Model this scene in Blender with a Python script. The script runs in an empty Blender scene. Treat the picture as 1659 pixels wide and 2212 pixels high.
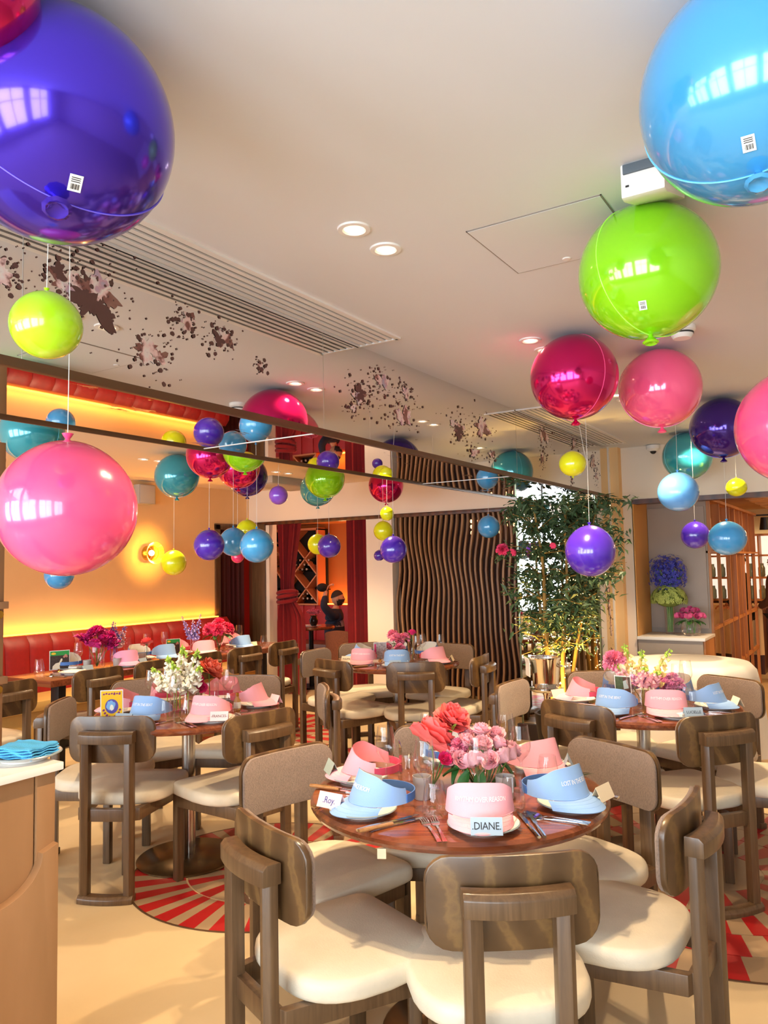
import bpy, bmesh, math, random
from math import pi, sin, cos, radians, sqrt, atan2
from mathutils import Vector, Matrix, Euler

# ------------------------------------------------------------------ camera, world, light, exposure
scene = bpy.context.scene
COL = scene.collection
EYE = 1.48
YAW, PITCH, ROLL = radians(32.286), radians(3.969), radians(-1.147)
fw = Vector((-sin(YAW)*cos(PITCH), cos(YAW)*cos(PITCH), sin(PITCH)))
rt = Vector((cos(YAW), sin(YAW), 0)); up = rt.cross(fw)
r2 = cos(ROLL)*rt + sin(ROLL)*up; u2 = -sin(ROLL)*rt + cos(ROLL)*up
cd = bpy.data.cameras.new('camera'); cam = bpy.data.objects.new('camera', cd); COL.objects.link(cam)
M4 = Matrix((r2, u2, -fw)).transposed().to_4x4(); M4.translation = (0, 0, EYE)
cam.matrix_world = M4
cd.sensor_fit = 'HORIZONTAL'; cd.sensor_width = 36.0; cd.lens = 36.0*1660/1659; cd.clip_start = 0.02
scene.camera = cam

world = bpy.data.worlds.new('daylight'); scene.world = world; world.use_nodes = True
bgn = world.node_tree.nodes['Background']; bgn.inputs[0].default_value = (0.86, 0.93, 1.0, 1); bgn.inputs[1].default_value = 2.2

scene.view_settings.view_transform = 'Standard'
try: scene.view_settings.look = 'None'
except Exception: pass
scene.view_settings.exposure = 0.24; scene.view_settings.gamma = 1.0; scene.view_settings.use_curve_mapping = False
scene.cycles.max_bounces = 8; scene.cycles.transparent_max_bounces = 16; scene.cycles.glossy_bounces = 5
scene.cycles.caustics_reflective = False; scene.cycles.caustics_refractive = False
scene.cycles.sample_clamp_indirect = 6.0

DAYLIGHT_W = 100.0      # each street window
SPOT_W = 12.0           # each ceiling downlight
CEIL, CEIL_L, XM, XS, YC, YN, YB, XO = 2.45, 2.403, -1.866, -2.565, 6.17, 6.69, 7.0, -6.368
ZB = 2.02               # underside of the mirrored bulkhead

def arealight(name, loc, rot, sx, sy, watts, color, parent=None, spread=180):
    l = bpy.data.lights.new(name, 'AREA'); l.shape = 'RECTANGLE'; l.size = sx; l.size_y = sy; l.energy = watts; l.color = color
    l.spread = radians(spread)
    o = bpy.data.objects.new(name, l); COL.objects.link(o); o.location = loc; o.rotation_euler = rot; o.parent = parent
    return o
WIN_X = [-5.5, -3.75, -2.0, -0.25, 1.5]
for wx in WIN_X:      # daylight outside each street window of the wall behind the camera
    arealight('window_daylight', (wx, -2.42, 1.42), (radians(90), 0, 0), 1.45, 1.85, DAYLIGHT_W, (0.79, 0.905, 1.0))

# ------------------------------------------------------------------ helpers
random.seed(7)
def lin(c):
    return tuple(((v/12.92) if v <= 0.04045 else ((v+0.055)/1.055)**2.4) for v in c)
def hexc(h): return lin(tuple(int(h[i:i+2], 16)/255 for i in (0, 2, 4)))

MATS = {}
def mat(name, color=(.5, .5, .5), rough=.5, metal=0, coat=0, emit=0, emit_color=None, spec=.5, var=0, vscale=8, stretch=(1, 1, 1), bump=0, bscale=60, trans=0, sheen=0, sss=0):
    """Principled material; var mixes in a noise-driven darker tone, bump adds a fine relief; both in object space."""
    if name in MATS: return MATS[name]
    m = bpy.data.materials.new(name); m.use_nodes = True; MATS[name] = m
    nt = m.node_tree; b = nt.nodes['Principled BSDF']
    c = color if not isinstance(color, str) else hexc(color)
    b.inputs['Base Color'].default_value = (*c, 1); b.inputs['Roughness'].default_value = rough; b.inputs['Metallic'].default_value = metal
    b.inputs['Coat Weight'].default_value = coat; b.inputs['Coat Roughness'].default_value = .06; b.inputs['Specular IOR Level'].default_value = spec
    if trans: b.inputs['Transmission Weight'].default_value = trans
    if sheen: b.inputs['Sheen Weight'].default_value = sheen
    if sss:
        b.inputs['Subsurface Weight'].default_value = sss; b.inputs['Subsurface Radius'].default_value = (.02, .01, .01)
    if emit:
        ec = emit_color or c
        b.inputs['Emission Color'].default_value = (*ec, 1); b.inputs['Emission Strength'].default_value = emit
    if var or bump:
        tc = nt.nodes.new('ShaderNodeTexCoord'); mp = nt.nodes.new('ShaderNodeMapping'); mp.inputs['Scale'].default_value = stretch
        nt.links.new(tc.outputs['Object'], mp.inputs[0])
    if var:
        n = nt.nodes.new('ShaderNodeTexNoise'); n.inputs['Scale'].default_value = vscale; n.inputs['Detail'].default_value = 6; n.inputs['Roughness'].default_value = .6
        nt.links.new(mp.outputs[0], n.inputs['Vector'])
        r = nt.nodes.new('ShaderNodeValToRGB'); r.color_ramp.elements[0].position = .32; r.color_ramp.elements[1].position = .68
        r.color_ramp.elements[0].color = (*[v*(1-var) for v in c], 1); r.color_ramp.elements[1].color = (*[min(1, v*(1+var*.5)) for v in c], 1)
        nt.links.new(n.outputs['Fac'], r.inputs[0]); nt.links.new(r.outputs[0], b.inputs['Base Color'])
    if bump:
        n = nt.nodes.new('ShaderNodeTexNoise'); n.inputs['Scale'].default_value = bscale; n.inputs['Detail'].default_value = 3
        nt.links.new(mp.outputs[0], n.inputs['Vector'])
        bp = nt.nodes.new('ShaderNodeBump'); bp.inputs['Strength'].default_value = bump; bp.inputs['Distance'].default_value = .01
        nt.links.new(n.outputs['Fac'], bp.inputs['Height']); nt.links.new(bp.outputs[0], b.inputs['Normal'])
    return m

def wood(name, c1, c2, rough=.38, scale=5.0, stretch=(1, 1, .12), dist=3.5, coat=.15):
    """Wood grain: rings of distorted bands along the long axis plus fine pores."""
    if name in MATS: return MATS[name]
    m = bpy.data.materials.new(name); m.use_nodes = True; MATS[name] = m
    nt = m.node_tree; b = nt.nodes['Principled BSDF']; b.inputs['Roughness'].default_value = rough; b.inputs['Coat Weight'].default_value = coat
    b.inputs['Coat Roughness'].default_value = .2
    tc = nt.nodes.new('ShaderNodeTexCoord'); mp = nt.nodes.new('ShaderNodeMapping'); mp.inputs['Scale'].default_value = stretch
    nt.links.new(tc.outputs['Object'], mp.inputs[0])
    w = nt.nodes.new('ShaderNodeTexWave'); w.inputs['Scale'].default_value = scale; w.inputs['Distortion'].default_value = dist; w.inputs['Detail'].default_value = 4
    w.inputs['Detail Scale'].default_value = 1.2
    n = nt.nodes.new('ShaderNodeTexNoise'); n.inputs['Scale'].default_value = scale*12; n.inputs['Detail'].default_value = 5
    mx = nt.nodes.new('ShaderNodeMath'); mx.operation = 'MULTIPLY_ADD'; mx.inputs[1].default_value = .6
    m2 = nt.nodes.new('ShaderNodeMath'); m2.operation = 'MULTIPLY'; m2.inputs[1].default_value = .45
    nt.links.new(mp.outputs[0], w.inputs['Vector']); nt.links.new(mp.outputs[0], n.inputs['Vector'])
    nt.links.new(n.outputs['Fac'], m2.inputs[0]); nt.links.new(w.outputs['Fac'], mx.inputs[0]); nt.links.new(m2.outputs[0], mx.inputs[2])
    r = nt.nodes.new('ShaderNodeValToRGB'); r.color_ramp.elements[0].position = .15; r.color_ramp.elements[1].position = .85
    r.color_ramp.elements[0].color = (*hexc(c1), 1); r.color_ramp.elements[1].color = (*hexc(c2), 1)
    nt.links.new(mx.outputs[0], r.inputs[0]); nt.links.new(r.outputs[0], b.inputs['Base Color'])
    return m

def grain(name, c1, c2, rough=.38, axis='z', scale=9, coat=.15, mid=None):
    """Straight fine wood grain: noise drawn out along one axis."""
    if name in MATS: return MATS[name]
    m = bpy.data.materials.new(name); m.use_nodes = True; MATS[name] = m
    nt = m.node_tree; b = nt.nodes['Principled BSDF']; b.inputs['Roughness'].default_value = rough; b.inputs['Coat Weight'].default_value = coat; b.inputs['Coat Roughness'].default_value = .15
    tc = nt.nodes.new('ShaderNodeTexCoord'); mp = nt.nodes.new('ShaderNodeMapping'); mp.inputs['Scale'].default_value = {'z': (6, 6, .35), 'x': (.35, 6, 6), 'y': (6, .35, 6)}[axis]
    n = nt.nodes.new('ShaderNodeTexNoise'); n.inputs['Scale'].default_value = scale; n.inputs['Detail'].default_value = 7; n.inputs['Roughness'].default_value = .62; n.inputs['Distortion'].default_value = .6
    r = nt.nodes.new('ShaderNodeValToRGB'); r.color_ramp.elements[0].position = .3; r.color_ramp.elements[1].position = .7
    r.color_ramp.elements[0].color = (*hexc(c1), 1); r.color_ramp.elements[1].color = (*hexc(c2), 1)
    nt.links.new(tc.outputs['Object'], mp.inputs[0]); nt.links.new(mp.outputs[0], n.inputs['Vector']); nt.links.new(n.outputs['Fac'], r.inputs[0]); nt.links.new(r.outputs[0], b.inputs['Base Color'])
    return m

def thin_glass(name, tint=(1, 1, 1), ior_fac=.22, base=.04, rough=.02):
    """Thin clear glass: transparent with a reflection that grows towards the rim."""
    if name in MATS: return MATS[name]
    m = bpy.data.materials.new(name); m.use_nodes = True; MATS[name] = m
    nt = m.node_tree; nt.nodes.remove(nt.nodes['Principled BSDF']); out = nt.nodes['Material Output']
    t = nt.nodes.new('ShaderNodeBsdfTransparent'); t.inputs[0].default_value = (*tint, 1)
    g = nt.nodes.new('ShaderNodeBsdfGlossy'); g.inputs['Roughness'].default_value = rough
    lw = nt.nodes.new('ShaderNodeLayerWeight'); lw.inputs[0].default_value = ior_fac
    ma = nt.nodes.new('ShaderNodeMath'); ma.operation = 'MULTIPLY_ADD'; ma.inputs[1].default_value = .75; ma.inputs[2].default_value = base
    mx = nt.nodes.new('ShaderNodeMixShader')
    nt.links.new(lw.outputs['Facing'], ma.inputs[0]); nt.links.new(ma.outputs[0], mx.inputs[0]); nt.links.new(t.outputs[0], mx.inputs[1]); nt.links.new(g.outputs[0], mx.inputs[2])
    nt.links.new(mx.outputs[0], out.inputs[0])
    return m

class MB:
    """Collects shapes and builds them as one mesh object."""
    def __init__(s): s.v = []; s.f = []; s.mi = []
    def add(s, vs, fs, M=None, mi=0):
        o = len(s.v)
        s.v += [tuple(M @ Vector(p)) if M else tuple(p) for p in vs]
        s.f += [[i+o for i in f] for f in fs]; s.mi += [mi]*len(fs); return s
    def box(s, x0, x1, y0, y1, z0, z1, M=None, mi=0):
        vs = [(x, y, z) for z in (z0, z1) for y in (y0, y1) for x in (x0, x1)]
        return s.add(vs, [(0, 2, 3, 1), (4, 5, 7, 6), (0, 1, 5, 4), (2, 6, 7, 3), (0, 4, 6, 2), (1, 3, 7, 5)], M, mi)
    def lathe(s, prof, seg=32, M=None, mi=0, a0=0, a1=2*pi):
        full = abs(a1-a0-2*pi) < 1e-6; n = seg if full else seg+1
        vs = []; idx = []
        for (r, z) in prof:
            if r < 1e-6: idx.append([len(vs)]*n); vs.append((0, 0, z))
            else:
                idx.append(list(range(len(vs), len(vs)+n)))
                vs += [(r*cos(a0+(a1-a0)*k/seg), r*sin(a0+(a1-a0)*k/seg), z) for k in range(n)]
        fs = []
        for i in range(len(prof)-1):
            for k in range(seg):
                k2 = (k+1) % n
                f = [idx[i][k], idx[i][k2], idx[i+1][k2], idx[i+1][k]]
                g = []
                for q in f:
                    if q not in g: g.append(q)
                if len(g) > 2: fs.append(g)
        return s.add(vs, fs, M, mi)
    def tube(s, pts, r, seg=8, caps=True, M=None, mi=0, squash=None):
        pts = [Vector(p) for p in pts]; n = len(pts); rr = r if isinstance(r, (list, tuple)) else [r]*n
        vs = []; fs = []; prev = None
        for i, p in enumerate(pts):
            t = (pts[min(i+1, n-1)]-pts[max(i-1, 0)]).normalized()
            if prev is None:
                a = Vector((0, 0, 1)) if abs(t.z) < .9 else Vector((1, 0, 0)); nx = t.cross(a).normalized()
            else:
                nx = prev - t*prev.dot(t)
                nx = nx.normalized() if nx.length > 1e-6 else t.orthogonal().normalized()
            prev = nx; ny = t.cross(nx)
            for k in range(seg):
                a = 2*pi*k/seg
                vs.append(p + nx*rr[i]*cos(a)*(squash[0] if squash else 1) + ny*rr[i]*sin(a)*(squash[1] if squash else 1))
        for i in range(n-1):
            for k in range(seg):
                k2 = (k+1) % seg; fs.append((i*seg+k, i*seg+k2, (i+1)*seg+k2, (i+1)*seg+k))
        if caps: fs.append(tuple(reversed(range(seg)))); fs.append(tuple((n-1)*seg+k for k in range(seg)))
        return s.add(vs, fs, M, mi)
    def prism(s, poly, z0, z1, M=None, mi=0):
        n = len(poly); vs = [(x, y, z0) for x, y in poly]+[(x, y, z1) for x, y in poly]
        fs = [tuple(reversed(range(n))), tuple(range(n, 2*n))]+[(k, (k+1) % n, n+(k+1) % n, n+k) for k in range(n)]
        return s.add(vs, fs, M, mi)
    def grid(s, fn, nu, nv, M=None, mi=0, thick=0, wrap=False):
        """fn(u,v) over [0,1]^2; thick > 0 gives the sheet a second skin along its normal."""
        P = [[Vector(fn(i/nu, j/nv)) for i in range(nu+1)] for j in range(nv+1)]
        vs = [p for row in P for p in row]; w = nu+1
        fs = [(j*w+i, j*w+i+1, (j+1)*w+i+1, (j+1)*w+i) for j in range(nv) for i in range(nu)]
        if thick:
            N = []
            for j in range(nv+1):
                for i in range(w):
                    du = P[j][min(i+1, nu)]-P[j][max(i-1, 0)]; dv = P[min(j+1, nv)][i]-P[max(j-1, 0)][i]
                    c = du.cross(dv); N.append(c.normalized() if c.length > 1e-9 else Vector((0, 0, 1)))
            k = len(vs); vs2 = [p - n*thick for p, n in zip(vs, N)]
            fb = [tuple(q+k for q in reversed(f)) for f in fs]
            ring = [i for i in range(w)]+[j*w+nu for j in range(1, nv+1)]+[nv*w+i for i in range(nu-1, -1, -1)]+[j*w for j in range(nv-1, 0, -1)]
            fe = [(ring[q], ring[q]+k, ring[(q+1) % len(ring)]+k, ring[(q+1) % len(ring)]) for q in range(len(ring))]
            o = len(s.v); s.add(vs+vs2, fs+fe, M, mi); s.add([], [], M)
            s.f += [[q+o for q in f] for f in fb]; s.mi += [mi if thick else mi]*len(fb)
            return s
        return s.add(vs, fs, M, mi)
    def sphere(s, c, r, seg=16, rings=10, sc=(1, 1, 1), M=None, mi=0):
        prof = [(r*sin(pi*i/rings), -r*cos(pi*i/rings)) for i in range(rings+1)]
        T = Matrix.Translation(c) @ Matrix.Diagonal((*sc, 1))
        return s.lathe(prof, seg, (M @ T) if M else T, mi)
    def mesh(s, name, mats, smooth=True, bevel=0, angle=40, subdiv=0):
        me = bpy.data.meshes.new(name); me.from_pydata(s.v, [], s.f)
        mats = mats if isinstance(mats, (list, tuple)) else [mats]
        for m in mats: me.materials.append(m)
        me.polygons.foreach_set('material_index', s.mi[:len(me.polygons)]); me.update()
        bm = bmesh.new(); bm.from_mesh(me)
        bmesh.ops.remove_doubles(bm, verts=bm.verts, dist=1e-6)
        bmesh.ops.recalc_face_normals(bm, faces=bm.faces)
        if bevel:
            ed = [e for e in bm.edges if len(e.link_faces) == 2 and e.calc_face_angle(0) > radians(30)]
            bmesh.ops.bevel(bm, geom=ed, offset=bevel, segments=2, affect='EDGES', profile=.6)
        bm.to_mesh(me); bm.free()
        if smooth:
            me.polygons.foreach_set('use_smooth', [True]*len(me.polygons)); me.set_sharp_from_angle(angle=radians(angle))
        me.update(); return me
    def build(s, name, mats, parent=None, **k):
        return link(name, s.mesh(name, mats, **k), parent)
def link(name, me, parent=None, loc=None, rot=None, scale=None):
    o = bpy.data.objects.new(name, me); COL.objects.link(o); o.parent = parent
    if loc is not None: o.location = loc
    if rot is not None: o.rotation_euler = rot
    if scale is not None: o.scale = scale if isinstance(scale, (tuple, list)) else (scale,)*3
    return o
def tag(o, label=None, cat=None, group=None, kind=None):
    if label: o['label'] = label
    if cat: o['category'] = cat
    if group: o['group'] = group
    if kind: o['kind'] = kind
    return o
def thing(name, label, cat, loc=(0, 0, 0), rz=0, group=None):
    o = bpy.data.objects.new(name, None); COL.objects.link(o); o.location = loc; o.rotation_euler = (0, 0, rz); o.empty_display_size = .05
    return tag(o, label, cat, group)
def struct(o): o['kind'] = 'structure'; return o
def dup(root, loc=None, rz=None, label=None, group=None, parent=None):
    r = root.copy(); COL.objects.link(r)
    if parent is not None: r.parent = parent
    if loc is not None: r.location = loc
    if rz is not None: r.rotation_euler = (0, 0, rz)
    if label: r['label'] = label
    if group: r['group'] = group
    for ch in root.children:
        c = ch.copy(); COL.objects.link(c); c.parent = r
        for g in ch.children:
            d = g.copy(); COL.objects.link(d); d.parent = c
    return r
def T(x, y, z, rz=0, rx=0, ry=0, s=1):
    return Matrix.Translation((x, y, z)) @ Euler((rx, ry, rz)).to_matrix().to_4x4() @ Matrix.Scale(s, 4)
def text_geo(body, size, shear=0.0, spacing=1.0):
    cu = bpy.data.curves.new('lettering', 'FONT'); cu.body = body; cu.size = size; cu.align_x = 'CENTER'; cu.align_y = 'CENTER'; cu.resolution_u = 2
    cu.shear = shear; cu.space_character = spacing
    o = bpy.data.objects.new('lettering', cu); COL.objects.link(o)
    me = bpy.data.meshes.new_from_object(o.evaluated_get(bpy.context.evaluated_depsgraph_get()))
    vs = [tuple(v.co) for v in me.vertices]; fs = [tuple(p.vertices) for p in me.polygons]
    bpy.data.objects.remove(o); bpy.data.curves.remove(cu); bpy.data.meshes.remove(me)
    return vs, fs
def lettering(body, size, m, fn, parent, shear=0, spacing=1.0, name='lettering'):
    vs, fs = text_geo(body, size, shear, spacing)
    mb = MB(); mb.add([fn(x, y) for x, y, z in vs], fs); return mb.build(name, m, parent, smooth=False)
# ------------------------------------------------------------------ materials
WALNUT = grain('walnut', '4b3521', '6b5036', rough=.36)
PLY = wood('walnut_veneer', '4c351f', '6c5035', rough=.33, scale=3.4, stretch=(.9, .9, 1.0), dist=11)
def veneer():
    r = [n for n in PLY.node_tree.nodes if n.type == 'VALTORGB'][0].color_ramp
    w = [n for n in PLY.node_tree.nodes if n.type == 'TEX_WAVE'][0]; w.inputs['Detail'].default_value = 1.2; w.inputs['Detail Scale'].default_value = .75
    r.elements[0].position = .2; r.elements[1].position = .95; r.elements[0].color = (*hexc('4f3720'), 1); r.elements[1].color = (*hexc('5b4128'), 1)
    for p, c in ((.66, '5c4228'), (.78, '745632'), (.86, '6a4d2f')):
        e = r.elements.new(p); e.color = (*hexc(c), 1)
veneer()
TABLEWOOD = grain('table_wood', '602c18', '94502f', rough=.2, axis='x', scale=7, coat=.5)
OAK = wood('station_oak', '9a7049', 'ad8059', rough=.5, scale=2.2, stretch=(1, 1, .2), dist=3, coat=0)
BARWOOD = wood('bar_wood', 'a5652f', 'd08a4c', rough=.5, scale=2.5, stretch=(1, 1, .2), coat=0)
DARKWOOD = wood('dark_wood', '3a1d10', '5c3018', rough=.4, scale=3, stretch=(1, 1, .2))
SLATWOOD = wood('slat_wood', '6e4c30', 'a37a52', rough=.45, scale=3, stretch=(1, 1, .15))
LEATHER = mat('cream_leather', 'd8cab2', rough=.55, var=.08, vscale=9, bump=.08, bscale=220)
TAUPE = mat('taupe_weave', '8d7666', rough=.95, var=.28, vscale=260, stretch=(1, 1, .5), bump=.35, bscale=500, sheen=.2)
FLOORM = mat('resin_floor', 'cbb189', rough=.42, var=.07, vscale=2.2, spec=.35)
CEILM = mat('ceiling_paint', 'dfe0e3', rough=.9)
CREAM = mat('cream_paint', 'ebdcc9', rough=.85)
WHITE = mat('white_paint', 'f2efea', rough=.6)
ORANGE = mat('ochre_plaster', 'f0c48a', rough=.8, var=.04, vscale=2)
GREYPANEL = mat('greige_panel', 'a3968a', rough=.7, var=.06, vscale=3)
REDLEATHER = mat('red_leather', '8c0d0e', rough=.5, var=.15, vscale=20, bump=.05, bscale=200)
TANLEATHER = mat('tan_leather', 'c29a58', rough=.55, var=.06, vscale=6)
VELVET = mat('red_velvet', '8a0b12', rough=.9, sheen=.12, var=.12, vscale=12)
VELVETDARK = mat('dark_red_velvet', '4a0a0c', rough=.9, sheen=.3)
STEEL = mat('brushed_steel', 'c9c7c4', rough=.2, metal=1)
SILVER = mat('polished_silver', 'e0ddd8', rough=.1, metal=1)
BRONZE = mat('bronze_trim', '6b4f38', rough=.4, metal=.6)
BRASS = mat('brass', 'd8a948', rough=.22, metal=1)
BLACK = mat('black_metal', '151413', rough=.45)
DARKGAP = mat('dark_recess', '3a3633', rough=.9)
CERAMIC = mat('white_ceramic', 'f1ece4', rough=.18, coat=.4)
CERRIM = mat('grey_plate_rim', '8e9a9c', rough=.3)
LINEN = mat('white_linen', 'f2ece2', rough=.9, bump=.15, bscale=300)
GLASS = thin_glass('clear_glass'); PANE = thin_glass('window_glass', base=.02); ACRYL = thin_glass('clear_acrylic', tint=(.93, .95, .95), base=.03)
FROST = mat('frosted_glass', 'd8d0c8', rough=.5, trans=.35, spec=.4)
AMBERGLASS = mat('amber_glass', 'f0b030', rough=.25, trans=.4)
PINK = mat('pink_cotton', 'f4a9b4', rough=.9, bump=.1, bscale=400); PINKIN = mat('pale_pink_lining', 'f2a0ac', rough=.9); HOTSTRAP = mat('hot_pink_strap', 'e0506e', rough=.85)
BLUE = mat('blue_cotton', '8fb2e0', rough=.9, bump=.1, bscale=400); BLUEIN = mat('white_lining', 'e9e6de', rough=.9); NAVY = mat('blue_strap', '4f79bb', rough=.85)
LILAC = mat('lilac_pink_cotton', 'eda6c4', rough=.9, bump=.1, bscale=400)
CARDPINK = mat('pink_card', 'f6cfd0', rough=.8); CARDBLUE = mat('blue_grey_card', 'a9bccb', rough=.8); CARDCREAM = mat('cream_card', 'efd9b4', rough=.8); CARDGREEN = mat('grey_green_card', 'a9b3a4', rough=.8)
INK = mat('blue_ink', '2b3c8c', rough=.7); INKBLACK = mat('black_ink', '1c1a20', rough=.7); PRINT = mat('white_print', 'f4f2ee', rough=.7)
LEAF = mat('leaf_green', '2f6a2c', rough=.45, var=.3, vscale=30); LEAFL = mat('light_leaf', '79a03a', rough=.5, var=.2, vscale=30); STEM = mat('stem_green', '5c8a3c', rough=.5)
def mirror_mat(name, foxing, scale):
    m = bpy.data.materials.new(name); m.use_nodes = True; nt = m.node_tree; b = nt.nodes['Principled BSDF']
    b.inputs['Metallic'].default_value = 1; b.inputs['Roughness'].default_value = .015; b.inputs['Base Color'].default_value = (.86, .845, .82, 1)
    if foxing:
        tc = nt.nodes.new('ShaderNodeTexCoord'); mp = nt.nodes.new('ShaderNodeMapping'); mp.inputs['Scale'].default_value = (1, .35, 1)
        n = nt.nodes.new('ShaderNodeTexNoise'); n.inputs['Scale'].default_value = scale; n.inputs['Detail'].default_value = 7; n.inputs['Roughness'].default_value = .7
        r = nt.nodes.new('ShaderNodeValToRGB'); r.color_ramp.elements[0].position = .60; r.color_ramp.elements[1].position = .64
        r.color_ramp.elements[0].color = (.80, .78, .75, 1); r.color_ramp.elements[1].color = (.52, .44, .38, 1)
        nt.links.new(tc.outputs['Object'], mp.inputs[0]); nt.links.new(mp.outputs[0], n.inputs['Vector']); nt.links.new(n.outputs['Fac'], r.inputs[0]); nt.links.new(r.outputs[0], b.inputs['Base Color'])
        r2_ = nt.nodes.new('ShaderNodeMath'); r2_.operation = 'GREATER_THAN'; r2_.inputs[1].default_value = .62
        m2 = nt.nodes.new('ShaderNodeMath'); m2.operation = 'MULTIPLY_ADD'; m2.inputs[1].default_value = .2; m2.inputs[2].default_value = .015
        nt.links.new(n.outputs['Fac'], r2_.inputs[0]); nt.links.new(r2_.outputs[0], m2.inputs[0]); nt.links.new(m2.outputs[0], b.inputs['Roughness'])
    return m
MIRROR = mirror_mat('mirror', False, 1); MIRRORF = mirror_mat('antique_mirror', True, 5.5)
FOX = mat('desilvered_spots', '8a6a62', rough=.4, var=0)
def fox_nodes():
    nt = FOX.node_tree; b = nt.nodes['Principled BSDF']
    tc = nt.nodes.new('ShaderNodeTexCoord'); n = nt.nodes.new('ShaderNodeTexNoise'); n.inputs['Scale'].default_value = 14; n.inputs['Detail'].default_value = 5
    r = nt.nodes.new('ShaderNodeValToRGB'); e = r.color_ramp.elements
    e[0].position = .36; e[0].color = (*hexc('8a6257'), 1); e[1].position = .7; e[1].color = (*hexc('a3a2b4'), 1)
    for p, c in ((.44, '7d4a42'), (.49, 'e2bdb8'), (.57, 'e0d4cc'), (.63, 'c296a0')):
        q = e.new(p); q.color = (*hexc(c), 1)
    nt.links.new(tc.outputs['Object'], n.inputs['Vector']); nt.links.new(n.outputs['Fac'], r.inputs[0]); nt.links.new(r.outputs[0], b.inputs['Base Color'])
fox_nodes()

# ------------------------------------------------------------------ room shell
def wallbox(name, x0, x1, y0, y1, z0, z1, m, parent=None): return struct(MB().box(x0, x1, y0, y1, z0, z1).build(name, m, parent, smooth=False))
floor = wallbox('floor', -9.5, 4.2, -3.2, 12.5, -.06, 0, FLOORM)
wallbox('ceiling', XS, 3.6, -2.3, YN+.1, CEIL, CEIL+.1, CEILM)
wallbox('ceiling', XO-.1, XS, -2.3, YB+.1, CEIL_L, CEIL_L+.15, CREAM)
wl = wallbox('wall_left', XO-.12, XO, -2.3, 6.45, 0, CEIL_L+.1, ORANGE)
wallbox('wall_left', XO-.12, XO, 6.45, YB, 1.95, CEIL_L+.1, ORANGE)
wallbox('wall_right', 3.5, 3.62, -2.3, YN, 0, CEIL, CREAM)
wallbox('wall_back', XO, -2.2, YB, YB+.14, 2.02, CEIL_L+.1, CREAM)           # above the curtained opening and the slats
wallbox('wall_back', -4.66, -4.33, YB, YB+.16, 0, 2.02, CREAM)                # pale pier
wallbox('wall_back', XO, -6.30, YB, YB+.14, 0, 2.02, DARKWOOD)
wallbox('wall_back', -6.10, -6.05, YB, YB+.14, 0, 2.02, CREAM)
struct(MB().box(XO+.02, -2.3, YB-.015, YB+.005, 1.985, 2.025).build('trim_1', DARKWOOD, bevel=.003))
# street wall behind the camera, with a window in each bay
YW = -2.2
struct(MB().box(XO, 3.5, YW-.2, YW, 0, .48).box(XO, 3.5, YW-.2, YW, 2.36, CEIL+.02).build('wall_front', CREAM, smooth=False))
edges = [XO] + [e for wx in WIN_X for e in (wx-.74, wx+.74)] + [3.5]
for a, b in zip(edges[0::2], edges[1::2]): wallbox('wall_front', a, b, YW-.2, YW, .48, 2.36, CREAM)
for i, wx in enumerate(WIN_X):
    w = bpy.data.objects.new('window_%d' % (i+1), None); COL.objects.link(w); w.location = (wx, YW-.1, 0); struct(w)
    f = MB(); 
    for x in (-.72, -.02, .68): f.box(x, x+.04, -.03, .03, .48, 2.36)
    for z in (.48, 1.75, 2.32): f.box(-.72, .72, -.03, .03, z, z+.04)
    f.build('window_frame', BLACK, w, smooth=False)
    for x in (-.35, .35): MB().box(x-.33, x+.33, -.004, .004, .52, 2.32).build('pane', PANE, w, smooth=False)
# niche wall with the wide opening to the bar
wallbox('wall_niche', -1.79, 3.5, YN, YN+.14, 2.0, CEIL, CREAM)
wallbox('wall_niche', -1.79, -1.71, YN, YN+.5, 0, 2.0, CREAM)
wallbox('wall_niche', .9, 3.5, YN, YN+.14, 0, 2.0, CREAM)
wallbox('trim_2', XM-.06, XM+.004, 6.555, YN+.1, 0, CEIL, WHITE)
wallbox('trim_3', XM+.004, -1.79, 6.60, YN+.1, 0, CEIL, ORANGE)  # ochre colour stands in for the orange light on this strip
struct(MB().box(-1.71, .9, YN-.004, YN+.13, 1.96, 2.0).build('trim_4', DARKWOOD, smooth=False))

# mirrored bulkhead and mirrored column
bk = wallbox('wall_bulkhead', XS+.012, XM-.012, -2.3, YC+.02, ZB+.02, CEIL, BRONZE)
seams = [-2.25, -1.56, .473, 2.507, 4.541, 6.545]
for a, b in zip(seams, seams[1:]):
    MB().box(XM-.011, XM, a+.002, b-.002, ZB+.022, CEIL).build('mirror_panel', MIRROR, bk, smooth=False)
    bb = min(b, YC)
    MB().box(XS+.012, XM-.014, a+.002, bb-.002, ZB+.008, ZB+.0195).build('soffit_mirror', MIRRORF, bk, smooth=False)
    MB().box(XM-.008, XM-.002, b-.0035, b+.0035, ZB+.02, CEIL).build('mirror_joint', WHITE, bk, smooth=False) if b < 6.5 else None
    MB().box(XS+.012, XM-.014, bb-.003, bb+.003, ZB+.006, ZB+.015).build('mirror_joint', WHITE, bk, smooth=False) if b < 6.5 else None
MB().box(XM-.018, XM+.004, -2.25, 6.55, ZB-.004, ZB+.022).build('edge_trim', BRONZE, bk, bevel=.002)
MB().box(XS+.004, XS+.016, -2.25, YC, ZB-.002, CEIL_L).build('edge_trim', BRONZE, bk, bevel=.002)
co = wallbox('wall_column', XS+.02, XM-.014, YC+.014, YN, 0, CEIL, CREAM)
MB().box(XS+.01, XM-.006, YC, YC+.012, .13, ZB+.006).build('mirror_panel', MIRROR, co, smooth=False)
MB().box(XM-.012, XM, YC+.012, 6.545, .13, ZB).build('mirror_panel', MIRROR, co, smooth=False)
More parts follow.
